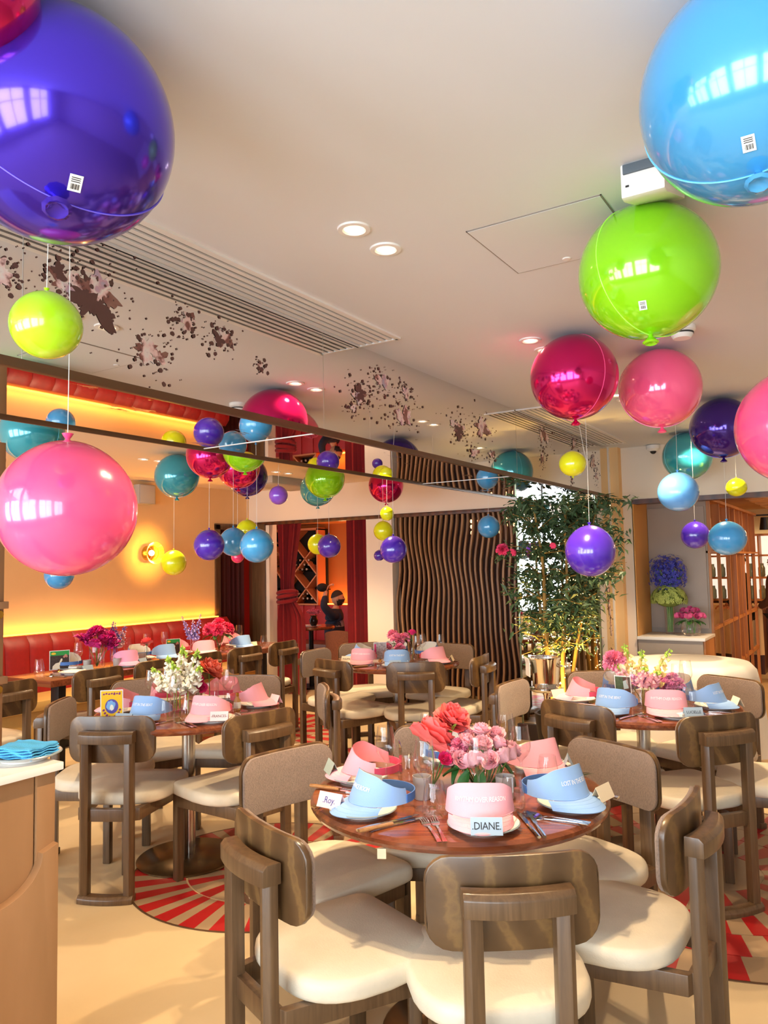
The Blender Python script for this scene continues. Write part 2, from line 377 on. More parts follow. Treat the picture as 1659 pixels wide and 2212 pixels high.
for x in (XS+.004, XM-.012): MB().box(x, x+.012, YC-.006, YC+.004, .13, ZB).build('edge_trim', mat('mirror_bevel', '8f9a80', rough=.2, metal=.6), co, smooth=False)
MB().box(XS-.03, XM+.01, YC-.03, YC+.02, 0, .13).build('plinth', mat('dark_plinth', '3a2b26', rough=.5), co, bevel=.004)

# clusters of desilvered spots on the mirror faces (flat stains in the silvering)
def spots(name, clusters, seed, XP=XM):
    rnd = random.Random(seed); mb = MB()
    def blob(y, z, r, ry=1.0, rz=1.0, n=None, rough=.35, mi=0):
        off = .0006+.0028*rnd.random()
        n = n or max(9, min(90, int(r*1100)))
        ph = [rnd.random()*6.28 for _ in range(4)]
        P = []
        for k in range(n):
            a = 2*pi*k/n
            q = r*(1+rough*(.5*sin(2*a+ph[0])+.5*sin(3*a+ph[1])+.45*sin(5*a+ph[2])+(.35*sin(9*a+ph[3])+.22*sin(17*a+ph[1]*2)+.16*sin(29*a+ph[2]*3) if n > 9 else 0)) + rough*r*0)
            P.append((XP+off, y+q*cos(a)*ry, z+q*sin(a)*rz))
        mb.add([(XP+off, y, z)]+P, [(0, 1+k, 1+(k+1) % n) for k in range(n)], None, mi)
    for (y, z, R, dens, ry, rz) in clusters:
        for _ in range(max(1, int(2*dens))):
            a = rnd.random()*6.28; d = rnd.random()*R*.45
            blob(y+d*cos(a)*ry, z+d*sin(a)*rz, R*(.28+.34*rnd.random()), ry, rz, rough=.5, mi=0 if _ == 0 else rnd.choice((0, 0, 1)))
        for _ in range(int(60*dens)):
            a = rnd.random()*6.28; d = R*(.5+abs(rnd.gauss(0, .7)))
            blob(y+d*cos(a)*ry, min(CEIL-.01, z+d*sin(a)*rz), .0022+.0065*rnd.random()**2.5, 1, 1, 7, .15, mi=1)
    return mb
FOXC = [(1.129,2.258,.049,1,1,1),(1.290,2.310,.072,1,1,1),(1.396,2.274,.089,1.4,1.1,1),(1.617,2.168,.071,1.2,1.2,1),(1.762,2.287,.044,1,1.1,1),(1.928,2.278,.049,1,1.2,1),(2.114,2.222,.02,.5,1.4,1),
 (2.783,2.239,.067,1.2,1.4,1),(2.970,2.320,.055,1,1.5,1),(2.709,2.155,.024,.5,1.5,1),(3.131,2.200,.077,1.2,1.5,1),(3.188,2.312,.041,.7,1.5,1),(3.740,2.219,.072,1,1.6,1),(4.027,2.273,.076,1,1.7,1),(3.907,2.111,.042,.6,1.7,1),(4.157,2.112,.033,.4,1.7,1),
 (5.039,2.338,.081,1,1.3,1.1),(4.998,2.189,.045,.6,1.5,1.2),(5.676,2.350,.057,.8,1.5,1.1),(6.125,2.272,.065,1,1.7,1.2),(6.211,2.167,.046,.6,1.7,1.2),(5.602,2.085,.021,.3,1.6,1.2)]
spots('spots', FOXC, 11).build('desilvered_spots', [FOX, mat('dark_spots', '5b3b36', rough=.5)], bk, smooth=False)['kind'] = 'stuff'
spots('spots', [(6.44, 1.25, .09, .6, .7, 2.5), (6.46, .9, .07, .5, .7, 2.5)], 5).build('desilvered_spots', [FOX, mat('dark_spots')], co, smooth=False)['kind'] = 'stuff'

# ------------------------------------------------------------------ floor inlays of red and tan wedge tiles
TILERED = mat('red_tile', 'a31417', rough=.4, var=.06, vscale=5); TILETAN = mat('tan_tile', '9c8062', rough=.42, var=.08, vscale=5)
def inlay(cx, cy, R, rings, rot=0):
    root = bpy.data.objects.new('floor_inlay', None); COL.objects.link(root); root.location = (cx, cy, 0); struct(root)
    MB().lathe([(R, 0), (R+.008, .0), (R+.008, .0035), (R, .0035)], 96).build('rim', BRONZE, root)
    for (r0, r1, n, ratio, off) in rings:
        for c, (a0, a1) in ((TILERED, (0, ratio)), (TILETAN, (ratio, 1))):
            da = 2*pi/n; g = .0015
            N = 3; P = [(r1*cos(a0*da+(a1-a0)*da*k/N), r1*sin(a0*da+(a1-a0)*da*k/N)) for k in range(N+1)]+[((r0+g)*cos(a0*da+(a1-a0)*da*k/N), (r0+g)*sin(a0*da+(a1-a0)*da*k/N)) for k in range(N, -1, -1)]
            me = MB().prism(P, 0, .003 if c is TILERED else .0027).mesh('tile', c, smooth=False)
            for k in range(n): link('tile', me, root, rot=(0, 0, rot+off+k*da))
    r0 = rings[-1][0]
    MB().lathe([(0, .0025), (r0-.002, .0025), (r0-.002, 0)], 48).build('centre_tile', TILETAN, root)
inlay(-2.589, 2.979, .661, [(.40, .66, 28, .55, .1), (.21, .392, 14, .42, .0)])
inlay(-.75, 4.0, 1.02, [(.84, 1.015, 26, .5, .07), (.665, .835, 26, .5, .12), (.49, .66, 26, .5, .07), (.25, .485, 14, .5, 0)])
inlay(-4.75, 5.35, .86, [(.52, .855, 24, .5, 0), (.24, .512, 14, .5, 0)])
inlay(-3.25, 4.75, .62, [(.38, .615, 20, .5, 0), (.19, .372, 12, .5, 0)])

# ------------------------------------------------------------------ chairs
def arc(t, w, d): return d*(t*t)      # forward sweep of the curved back
def make_chair():
    t = thing('dining_chair', 'walnut dining chair', 'chair')
    mb = MB()                                                    # cushion: rounded trapezoid pad, origin under the backrest
    N = 36; rows = []
    def outline(k, s=1.0):
        a = 2*pi*k/N; c, q = cos(a), sin(a)
        e = 2/(11 if q > 0 else 3.4)
        x = abs(c)**e*(1 if c > 0 else -1); y = abs(q)**e*(1 if q > 0 else -1)
        w = .232 - .030*max(0, -y)**1.5 - .012*max(0, y)
        return (x*w*s, .238+y*.222*s)
    prof = [(.0, .404), (.96, .404), (.988, .409), (1.0, .418), (1.0, .434), (.99, .445), (.968, .454), (.93, .459), (.6, .4635), (.28, .465), (0, .4655)]
    vs = []; fs = []; idx = []
    for s, z in prof:
        if s == 0: idx.append([len(vs)]*N); vs.append((0, .238, z))
        else: idx.append(list(range(len(vs), len(vs)+N))); vs += [(*outline(k, s), z) for k in range(N)]
    for i in range(len(prof)-1):
        for k in range(N):
            f = []
            for q in (idx[i][k], idx[i][(k+1) % N], idx[i+1][(k+1) % N], idx[i+1][k]):
                if q not in f: f.append(q)
            fs.append(f)
    mb.add(vs, fs); mb.build('seat', LEATHER, t, angle=60)
    fr = MB()
    fr.box(-.2, .2, .395, .43, .35, .405); fr.box(-.125, .125, -.045, -.015, .35, .405)
    for s in (-1, 1):
        fr.prism([(s*.115, -.03), (s*.145, -.02), (s*.215, .40), (s*.185, .41)][::s], .35, .405)
    fr.build('seat_frame', WALNUT, t, bevel=.003)
    for s in (-1, 1):
        leg = MB(); leg.prism([(s*.178, .388), (s*.214, .388), (s*.214, .43), (s*.178, .43)][::s], 0, .405); leg.build('front_leg', WALNUT, t, bevel=.005)
        P = MB(); P.prism([(s*.082, -.058), (s*.112, -.066), (s*.126, -.05), (s*.126, -.028), (s*.082, -.020)][::s], 0, .735); P.build('rear_post', WALNUT, t, bevel=.004)
    def rail(z0, z1, out):
        def fn(poly):
            n = 10; m = MB(); V = []; F = []
            for i in range(n+1):
                u = -1+2*i/n; x = .127*u; y = -.046-.018*(1-u*u)
                V += [(x, y-.024, z0), (x, y+.026, z0), (x, y+.026, z1), (x, y-.012, z1), (x, y-.024, z1-.012)]
            for i in range(n):
                for k in range(5): F.append((i*5+k, i*5+(k+1) % 5, (i+1)*5+(k+1) % 5, (i+1)*5+k))
            F += [tuple(range(4, -1, -1)), tuple(n*5+k for k in range(5))]
            return m.add(V, F)
        return fn(None)
    rail(.70, .752, 1).build('top_rail', WALNUT, t, bevel=.003)
    rail(0, .034, 1).build('floor_rail', WALNUT, t, bevel=.003)
    # curved plywood back and its upholstered face
    def rr(u, v, w, h, r):
        x = u*w; z = v*h
        return x, z
    def panel(w, h, r, y0, th, z0):
        # outline of a rounded rectangle, filled by columns that follow the curve
        m = MB(); n = 20; V = []; F = []; cols = []
        for i in range(n+1):
            u = -1+2*i/n; x = w*sin(u*pi/2) if True else w*u
            ax = abs(x); hh = h if ax < w-r else h-r+sqrt(max(0, r*r-(ax-(w-r))**2))
            cols.append((x, hh))
        for (x, hh) in cols:
            y = y0+.42*x*x+.9*abs(x)**3
            for z in (-hh, -hh*.33, hh*.33, hh):
                V.append((x, y, z0+z)); V.append((x, y+th, z0+z))
        for i in range(n):
            a, b = i*8, (i+1)*8
            for k in range(3):
                F += [(a+2*k, b+2*k, b+2*k+2, a+2*k+2), (a+2*k+1, a+2*k+3, b+2*k+3, b+2*k+1)]
            F += [(a, a+1, b+1, b), (a+6, b+6, b+7, a+7)]
        F += [(0, 2, 3, 1), (2, 4, 5, 3), (4, 6, 7, 5)]; q = n*8
        F += [(q, q+1, q+3, q+2), (q+2, q+3, q+5, q+4), (q+4, q+5, q+7, q+6)]
        return m.add(V, F)
    bk_ = panel(.205, .105, .058, -.018, .016, .708).build('backrest', PLY, t, bevel=.004, angle=50)
    panel(.200, .100, .055, -.0015, .014, .708).build('back_pad', TAUPE, bk_, bevel=.005, angle=50)
    return t
chair0 = make_chair(); used = []
def chair(x, y, face, label, group):
    """face: direction in degrees that the sitter looks."""
    rz = radians(face-90)
    if not used:
        o = chair0; o.location = (x, y, 0); o.rotation_euler = (0, 0, rz); tag(o, label, group=group)
    else: o = dup(chair0, (x, y, 0), rz, label, group)
    used.append(o); return o
G1, G2, G3, G4, G5 = ('chairs around the %s table' % s for s in ('front', 'left', 'middle', 'right', 'banquette'))
C = chair
C(-1.385, 1.575, 68, 'walnut chair at the front left of the front table, cream seat fully shown', G1)
C(-.737, 1.69, 126, 'walnut chair nearest the camera, wavy grained back towards us', G1)
C(-.475, 2.30, 178, 'walnut chair at the right of the front table, seen side on', G1)
C(-1.87, 2.24, -14, 'chair with taupe padded back at the left of the front table', G1)
C(-.837, 2.878, -114, 'chair with taupe padded back behind the blue visor at the right of the front table', G1)
C(-1.55, 2.87, -62, 'chair half hidden behind the flowers of the front table', G1)
C(-3.0, 2.36, 118, 'walnut chair with open floor rail in front of the left table, back to us', G2)
C(-2.435, 2.757, 168, 'walnut chair right of the steel column of the left table, back to us', G2)
C(-2.62, 3.50, 222, 'chair seen from its narrow edge between the left and middle tables', G2)
C(-3.325, 3.664, -66, 'chair with taupe padded back beyond the left table, behind the pink visor', G2)
C(-3.84, 3.258, -25, 'chair hidden behind the white snapdragons of the left table', G2)
C(-3.605, 2.498, 36, 'chair with tan padded back at the left table, beside the station top', G2)
C(-2.689, 4.622, 121, 'walnut chair in front of the middle table, back square to us', G3)
C(-3.31, 4.49, 76, 'walnut chair at the front left of the middle table, back to us', G3)
C(-3.85, 4.99, 2, 'chair at the left end of the middle table, padded back seen from the side', G3)
C(-3.80, 5.585, -38, 'chair half hidden behind the blue visor, beyond the middle table', G3)
C(-3.014, 5.83, -92, 'chair with light brown padded back right in front of the slats', G3)
C(-2.44, 5.16, 188, 'walnut chair at the right of the middle table, before the slatted screen', G3)
C(-1.229, 3.60, 74, 'walnut chair at the front left of the right table, back to us', G4)
C(-.593, 3.60, 140, 'walnut chair at the front right of the right table, back to us', G4)
C(-1.765, 4.08, -2, 'chair with tan padded back at the left of the right table, below the ice bucket', G4)
C(-.708, 4.75, -116, 'chair with brown padded back before the white clothed table', G4)
C(-1.445, 4.71, -58, 'chair with padded back in front of the lit tree trunks', G4)
C(-.24, 4.13, 186, 'chair at the right end of the right table, only its seat in view', G4)
for k, (y, lb) in enumerate([(3.47, 'first dark backed chair along the banquette table, by the near picture card'), (3.98, 'second dark backed chair along the banquette table, behind the white snapdragons'),
    (4.45, 'third dark backed chair along the banquette table, behind the coral peony'), (4.94, 'fourth dark backed chair along the banquette table, before the round peony bowl'),
    (5.44, 'farthest dark backed chair along the banquette table, nearest the red curtain'), (2.80, 'chair back cut by the frame edge, above the marble station top')]):
    C(-4.53, y, 180 + (4 if k == 4 else 0), lb, G5)

# ------------------------------------------------------------------ tables
def round_table(x, y, label, rot=0, R=.475):
    t = thing('round_table', label, 'table', (x, y, 0), rot, 'round wooden tables')
    MB().lathe([(0, .712), (R-.03, .712), (R-.008, .716), (R, .728), (R, .738), (R-.008, .748), (R-.02, .75), (0, .75)], 72).build('tabletop', TABLEWOOD, t, angle=30)
    MB().lathe([(0, .018), (.034, .018), (.034, .70), (.12, .702), (.12, .712), (0, .712)], 28).build('column', STEEL, t)
    MB().lathe([(0, 0), (.255, 0), (.26, .005), (.26, .01), (.25, .018), (.06, .026), (0, .026)], 48).build('base', mat('bronzed_base', '6e5638', rough=.28, metal=.85), t)
    return t
TB = {'front': (-1.173, 2.27), 'left': (-3.044, 2.876), 'middle': (-3.10, 5.044), 'right': (-1.026, 4.046)}
t1 = round_table(*TB['front'], 'round red-brown table in front, laid with roses and six place settings', .5)
MB().box(-.012, .012, -.004, .004, .685, .712).build('edge_tag', CARDCREAM, t1).location = (-.02-.2, -.41, 0)
round_table(*TB['left'], 'round table at the left on a steel column, laid with the yellow poster card', .2)
round_table(*TB['middle'], 'round table before the red curtain and slatted screen, laid with visors', .9)
round_table(*TB['right'], 'round table at the right, between the tree and the bar opening', 1.3)
t = thing('banquette_table', 'long wooden table along the red banquette, laid with flowers and visors', 'table', (-4.95, 4.62, 0))
MB().box(-.26, .26, -1.42, 1.22, .705, .75).build('tabletop', TABLEWOOD, t, bevel=.005)
for y in (-1.18, -.1, .98):
    lg = MB().box(-.045, .045, y-.03, y+.03, .02, .705); lg.box(-.2, .2, y-.09, y+.09, 0, .02); lg.build('leg', BLACK, t, bevel=.003)
t = thing('round_table', 'small round table with white mat and pink flowers in the red alcove', 'table', (-5.91, 7.61, 0), 0, 'round wooden tables')
MB().lathe([(0, .715), (.29, .715), (.30, .73), (.29, .75), (0, .75)], 48).build('tabletop', TABLEWOOD, t)
MB().lathe([(0, .02), (.03, .02), (.03, .715), (0, .715)], 20).build('column', BLACK, t); MB().lathe([(0, 0), (.2, 0), (.2, .02), (0, .02)], 32).build('base', BLACK, t)
tag(MB().box(-.2, .12, -.12, .12, .751, .754).build('paper_mat', LINEN), 'white paper mat on the small alcove table', 'mat').location = (-5.95, 7.6, 0)
# cloth covered table before the niche
t = thing('cloth_table', 'round table under a white cloth before the flower niche', 'table', (-1.17, 5.86, 0))
MB().lathe([(0, 0), (.25, 0), (.25, .02), (.04, .03), (.04, .71), (.42, .70), (.42, .735), (0, .735)], 40).build('stand', DARKWOOD, t)
def cloth(u, v):
    a = 2*pi*u
    if v < .4: q = v/.4; return (.452*q*cos(a), .452*q*sin(a), .752)
    q = (v-.4)/.6; f = .5*sin(a*9+.6)+.3*sin(a*15+1)
    r = .452+.012*min(1, q*8)+q*(.045+.05*f); return (r*cos(a), r*sin(a), .752-.006*min(1, q*8)-q*.62)
tag(MB().grid(cloth, 144, 16).build('tablecloth', LINEN, None, angle=80), 'white cloth hanging in folds over the table before the niche', 'tablecloth').location = (-1.17, 5.86, 0)

# banquette along the left wall
t = thing('banquette', 'red channel-tufted banquette with tan seat along the ochre wall', 'bench', (0, 0, 0))
for k in range(28):
    y0 = .2+k*.224; m = MB()
    def ch(u, v, y0=y0):
        d = .05+.016*(1-(2*u-1)**6); z = .40+.535*v
        e = 1 if v < .9 else (1-((v-.9)/.1)**2)
        return (-6.26+.03+d*max(.0, e)+.04*(1-v), y0+.222*u, z)
    m.grid(ch, 8, 8); m.build('back_channel', REDLEATHER, t, angle=80)
MB().box(XO+.002, -6.225, .2, 6.47, .0, .93).build('back_panel', REDLEATHER, t, smooth=False)
MB().box(-6.225, -5.72, .2, 6.47, .36, .445).build('seat', TANLEATHER, t, bevel=.025)
MB().box(-6.225, -5.76, .2, 6.47, .10, .36).build('seat_front', TANLEATHER, t, bevel=.008)
MB().box(-6.2, -5.85, .2, 6.47, 0, .10).build('plinth', BLACK, t, smooth=False)
t = thing('led_strip', 'glowing amber light strip along the top of the red banquette', 'lamp', (0, 0, 0))
MB().box(XO+.004, XO+.03, .2, 6.45, .932, .942).build('light_tape', mat('led_amber', (1, .62, .12), emit=5, emit_color=(1, .42, .04)), t, smooth=False)
for y in (1.2, 3.3, 5.4): arealight('strip_light', (XO+.05, y, .965), (0, radians(180-14), 0), .03, 2.08, 3.0, (1, .38, .04), t)

# door in the left corner with its dark curtain
d = wallbox('door_1', XO-.5, XO-.46, 6.4, YB, 0, 2.0, VELVETDARK)
for y0, y1 in ((6.42, 6.50),): MB().box(XO-.06, XO+.02, y0, y1, 0, 1.99).build('door_frame', WALNUT, d, bevel=.004)
MB().box(XO-.06, XO+.02, 6.42, YB-.02, 1.93, 2.0).build('door_frame', WALNUT, d, bevel=.004)
def drape(x0, y0, x1, y1, z0, z1, folds, amp, pinch=None):
    L = sqrt((x1-x0)**2+(y1-y0)**2); nx, ny = -(y1-y0)/L, (x1-x0)/L
    def fn(u, v):
        z = z0+(z1-z0)*v; w = 1.0; c = .5
        if pinch:
            zp, k, off = pinch; q = math.exp(-((z-zp)/.16)**2) if z < zp else math.exp(-((z-zp)/.75)**2)
            w = 1-(1-k)*q; c = .5+off*q
        uu = c+(u-.5)*w; a = amp*(sin(u*folds*2*pi)+.3*sin(u*folds*4.7*pi+1))
        return (x0+(x1-x0)*uu+nx*a, y0+(y1-y0)*uu+ny*a, z)
    return MB().grid(fn, folds*10, 24)
tag(drape(XO-.08, 6.5, XO-.08, YB-.03, .01, 1.95, 6, .03).build('dark_curtain', VELVETDARK, angle=80), 'dark red curtain filling the doorway in the corner', 'curtain')
tag(MB().box(-6.30, -6.10, YB-.025, YB+.0, 0, 2.0).build('wood_panel', WALNUT, bevel=.004), 'narrow walnut panel between the dark doorway and the tied curtain', 'panel')
t = thing('tied_curtain', 'red velvet curtain gathered by a rope at the left of the alcove', 'curtain', (0, 0, 0))
drape(-6.03, YB+.10, -5.60, YB+.10, .01, 2.0, 6, .035, (1.15, .42, -.10)).build('drape', VELVET, t, angle=80)
for dz in (0, -.05, .04): 
    MB().tube([(-5.86+.125*cos(a*pi/10), YB+.10+.085*sin(a*pi/10), 1.14+dz+.02*cos(a*pi/10+dz*20)) for a in range(21)], .024, 8).build('tie_rope', VELVET, t)
tag(drape(-5.0, YB+.10, -4.64, YB+.10, .01, 2.0, 5, .035).build('red_curtain', VELVET, angle=80), 'straight red velvet curtain hanging at the right of the alcove', 'curtain')
# ------------------------------------------------------------------ slatted screen
t = thing('slatted_screen', 'screen of wavy upright wooden slats beside the pale pier', 'screen', (0, YB+.06, 0))
rnd = random.Random(3)
for k in range(34):
    x0 = -4.29+k*.0585
    def sl(z, k=k): return .019*sin(z*5.2+k*.24)+.010*sin(z*9.1+k*.16+1)
    V = []; F = []; n = 20
    for i in range(n+1):
        z = 2.02*i/n; c = x0+sl(z)
        V += [(c-.0105, -.018, z), (c+.0105, -.018, z), (c+.0105, .012, z), (c-.0105, .012, z)]
    for i in range(n):
        for q in range(4): F.append((i*4+q, i*4+(q+1) % 4, i*4+4+(q+1) % 4, i*4+4+q))
    F += [(3, 2, 1, 0), (n*4, n*4+1, n*4+2, n*4+3)]
    MB().add(V, F).build('slat', SLATWOOD, t, angle=30)
MB().box(-4.31, -2.3, -.03, .03, 0, .05).build('bottom_rail', DARKWOOD, t, bevel=.003)
# space behind the slats
wallbox('wall_passage', -4.33, -2.1, YB+.9, YB+1.0, 0, 2.3, mat('dark_brown_wall', '33190f', rough=.8))
wallbox('wall_passage', -4.40, -4.33, YB+.16, YB+1.0, 0, 2.3, mat('dark_brown_wall'))
wallbox('wall_passage', -2.15, -2.08, YN+.05, YB+1.0, 0, 2.3, mat('dark_brown_wall'))
wallbox('ceiling_passage', -4.4, -2.08, YB+.14, YB+1.0, 2.25, 2.35, DARKGAP)
t = thing('string_lights', 'row of small amber bulbs glowing behind the slats near the top', 'lights', (0, YB+.75, 1.93))
cb = MB().tube([(-4.2, 0, .06), (-2.3, 0, .06)], .004, 5)
for x in (-4.0, -3.2, -2.4): cb.tube([(x, 0, .06), (x, 0, .325)], .004, 5)
cb.build('cable', BLACK, t)
bulb = MB().sphere((0, 0, 0), .014, 8, 6, (.8, .8, 1.6)).mesh('bulb', mat('amber_bulb', (1, .6, .25), emit=4, emit_color=(1, .5, .2)))
for k in range(15):
    for z in (.02, -.04, -.11): link('bulb', bulb, t, (-3.75+k*.085, 0, z))

# ------------------------------------------------------------------ alcove with wine rack
AY = 8.95
wallbox('wall_alcove', -8.0, -4.2, AY+.12, AY+.2, 0, 2.3, mat('alcove_wall', 'b8641f', rough=.8))
wallbox('wall_alcove', -8.0, -7.9, YB+.14, AY+.2, 0, 2.3, mat('alcove_side', '9a1a12', rough=.7)); wallbox('wall_alcove', -4.4, -4.33, YB+1.0, AY+.2, 0, 2.3, mat('alcove_side'))
wallbox('ceiling_alcove', -8.0, -4.3, YB+.14, AY+.2, 2.10, 2.2, mat('alcove_ceiling', 'd98a4a', rough=.8))
t = thing('wine_rack', 'diamond lattice wine rack lit amber above the red bench of the alcove', 'shelf', (-7.15, AY, .95))
MB().box(-.62, .44, .05, .12, 0, 1.08).build('back_panel', mat('rack_back', '1a0c07', rough=.9), t, smooth=False)
RACKW = mat('rack_wood', 'd98352', rough=.6)
for (x0, x1, z0, z1) in ((-.62, .44, -.02, .0), (-.62, .44, 1.06, 1.09), (.42, .44, 0, 1.08)): MB().box(x0, x1, -.14, .06, z0, z1).build('rack_frame', RACKW, t, smooth=False)
def lat(ax, az, bx, bz):
    L = sqrt((bx-ax)**2+(bz-az)**2); a = atan2(bz-az, bx-ax)
    o = MB().box(0, L, -.14, .06, -.009, .009).build('lattice_board', RACKW, t, smooth=False); o.location = (ax, 0, az); o.rotation_euler = (0, -a, 0)
for a in ((-.18, 1.06, .42, .42), (-.62, .88, .02, 0), (-.62, .46, .12, 1.06), (-.62, .2, -.4, 0.0), (-.42, 0, .42, .86), (.02, 0, .42, .42), (-.62, 1.06, .42, .02)): lat(*a)
bottle = MB().lathe([(0, 0), (.034, 0), (.036, .01), (.036, .16), (.012, .2), (.012, .255), (.014, .257), (.014, .27), (0, .27)], 12).mesh('wine_bottle', mat('bottle_glass', '1c2416', rough=.12, coat=.5))
cap = MB().lathe([(0, .271), (.016, .270), (.016, .245), (.0135, .244)], 12).mesh('foil_cap', mat('bottle_foil', 'c9a58a', rough=.25, metal=.7))
nb = 0
for (bx, bz, rows, bn) in ((-.46, .02, (5, 4, 3), 'lower left'), (-.30, .36+.02, (4, 4, 2), 'middle left'), (.16, .04, (5, 3), 'lower right'), (.15, .46, (3, 4, 4), 'upper right'), (-.5, .68, (4, 3, 3), 'upper left'), (-.12, .05, (2, 3), 'lower middle')):
    for r, n in enumerate(rows):
        for k in range(n):
            o = link('wine_bottle', bottle, None, (-7.15+bx+(k-(n-1)/2)*.078, AY+.16-.02, .95+bz+.036+r*.066), (radians(90), 0, 0))
            tag(o, '%s bottle from left in the %s row of the %s rack bin' % (('first', 'second', 'third', 'fourth', 'fifth')[k], ('bottom', 'second', 'third')[r], bn), 'bottle', 'bottles in the wine rack'); link('foil_cap', cap, o); nb += 1
arealight('rack_light', (-7.1, AY-.25, 2.03), (radians(-12), 0, 0), 1.0, .05, 14, (1, .45, .15), t)
t = thing('alcove_bench', 'red upholstered bench along the alcove wall below the wine rack', 'bench', (0, 0, 0))
for k in range(16):
    MB().box(-7.85+k*.215, -7.85+k*.215+.212, AY-.12, AY+.11, .42, .93).build('back_channel', mat('alcove_red', 'b01a14', rough=.6), t, bevel=.02)
MB().box(-7.85, -4.45, AY-.6, AY-.12, .34, .44).build('seat', mat('brown_leather', '7a4426', rough=.5), t, bevel=.03); MB().box(-7.85, -4.45, AY-.55, AY+.1, 0, .34).build('bench_base', DARKWOOD, t, smooth=False)
MB().box(-6.7, -4.45, AY+.06, AY+.11, .932, .945).build('light_tape', mat('alcove_led', (1, .4, .08), emit=6, emit_color=(1, .32, .05)), t, smooth=False)
arealight('bench_light', (-5.7, AY+.02, .97), (radians(165), 0, 0), 2.0, .03, 8, (1, .42, .1), t)
t = thing('alcove_sensor', 'dark dome sensor hanging from the alcove ceiling', 'sensor', (-5.5, 7.45, 2.10)); MB().lathe([(0, -.05), (.04, -.035), (.05, 0), (0, 0)], 20).build('dome', BLACK, t)
sp = bpy.data.lights.new('alcove_fill', 'POINT'); sp.energy = 18; sp.color = (1, .55, .28); sp.shadow_soft_size = .05  # fill light added near the sensor to brighten the alcove
o = bpy.data.objects.new('alcove_fill', sp); COL.objects.link(o); o.parent = t; o.location = (0, .3, -.12)
t = thing('armchair', 'brown tweed tub armchair beside the alcove table, under the red curtain', 'chair', (-5.22, 7.52, 0))
TWEED = mat('brown_tweed', '7d4a34', rough=.95, var=.35, vscale=120, bump=.3, bscale=200)
def tub(u, v):
    a = radians(-205+230*u); r = .30+.03*v; return (r*cos(a), r*sin(a), .12+v*(.56+.06*cos(2*pi*(u-.5))))
MB().grid(tub, 30, 8, thick=.05).build('back_shell', TWEED, t, angle=70); MB().lathe([(0, .12), (.26, .12), (.28, .3), (.27, .42), (.2, .45), (0, .45)], 30).build('seat', TWEED, t)
for k in range(4): 
    a = k*pi/2+.78; MB().tube([(.2*cos(a), .2*sin(a), .12), (.23*cos(a), .23*sin(a), 0)], .016, 8).build('leg', DARKWOOD, t)
t = thing('cushion', 'round shaggy brown cushion at the near end of the alcove seat', 'cushion', (-6.42, 7.25, 0))
MB().lathe([(0, 0), (.18, 0), (.2, .04), (.2, .40), (.17, .44), (0, .44)], 28).build('stool_base', mat('brown_leather'), t); MB().sphere((0, 0, .53), .1, 20, 12, (1, .8, .95)).build('pouf', mat('shag', '8a5a38', rough=1, bump=1, bscale=60), t)

# ------------------------------------------------------------------ people
def skinned(name, pts, edges, root, m, parent=None, sub=2):
    """pts: list of (x, y, z, radius); one continuous skinned surface."""
    me = bpy.data.meshes.new(name); me.from_pydata([p[:3] for p in pts], edges, []); me.materials.append(m)
    o = link(name, me, parent)
    sm = o.modifiers.new('skin', 'SKIN'); sm.use_smooth_shade = True
    for i, p in enumerate(pts):
        sv = me.skin_vertices[0].data[i]; r = p[3]; sv.radius = r if isinstance(r, tuple) else (r, r); sv.use_root = (i == root)
    ss = o.modifiers.new('subdivide', 'SUBSURF'); ss.levels = sub; ss.render_levels = sub
    return o
SKINM = mat('skin', 'c98d6c', rough=.6); SKINLIT = mat('orange_lit_skin', 'c27a50', rough=.6); HAIR = mat('dark_hair', '33221a', rough=.8)  # second skin tone carries the orange bar light in its colour
def head(parent, loc, rz, skin, hair, beard=False, bald=False):
    R = T(*loc, rz)
    m = MB(); m.sphere((0, 0, 0), .1, 20, 16, (.78, .95, 1.16), M=R); m.sphere((0, .05, -.045), .06, 14, 10, (.95, .8, .95), M=R)
    m.add([(-.016, .088, -.005), (.016, .088, -.005), (0, .118, -.022), (0, .09, .03), (0, .09, -.034)], [(0, 2, 3), (1, 3, 2), (0, 4, 2), (1, 2, 4)], R)
    for s in (-1, 1): m.sphere((s*.078, -.005, -.008), .026, 8, 6, (.35, .7, 1.1), M=R)
    m.build('head', skin, parent, angle=80)
    e = MB()
    for s in (-1, 1): e.sphere((s*.031, .085, .018), .011, 8, 6, (1.2, .6, .8), M=R)
    e.build('eyes', HAIR, parent); MB().box(-.024, .024, .086, .094, -.053, -.046, R).build('mouth', mat('lips', 'a3564a', rough=.6), parent)
    if not bald:
        def hr(u, v):
            a = 2*pi*u; p = v*(1.05+.55*(.5-.5*sin(a))); return tuple(R @ Vector((.083*sin(p)*cos(a), -.006+.1*sin(p)*sin(a), .004+.121*cos(p))))
        MB().grid(hr, 24, 10).build('hair', hair, parent, angle=80)
    if beard:
        def bd(u, v):
            a = radians(-20+220*u); p = 1.75+.95*v; return tuple(R @ Vector((.084*sin(p)*cos(a), .012+.098*sin(p)*sin(a), .008+.128*cos(p))))
        MB().grid(bd, 20, 6).build('beard', hair, parent, angle=80)
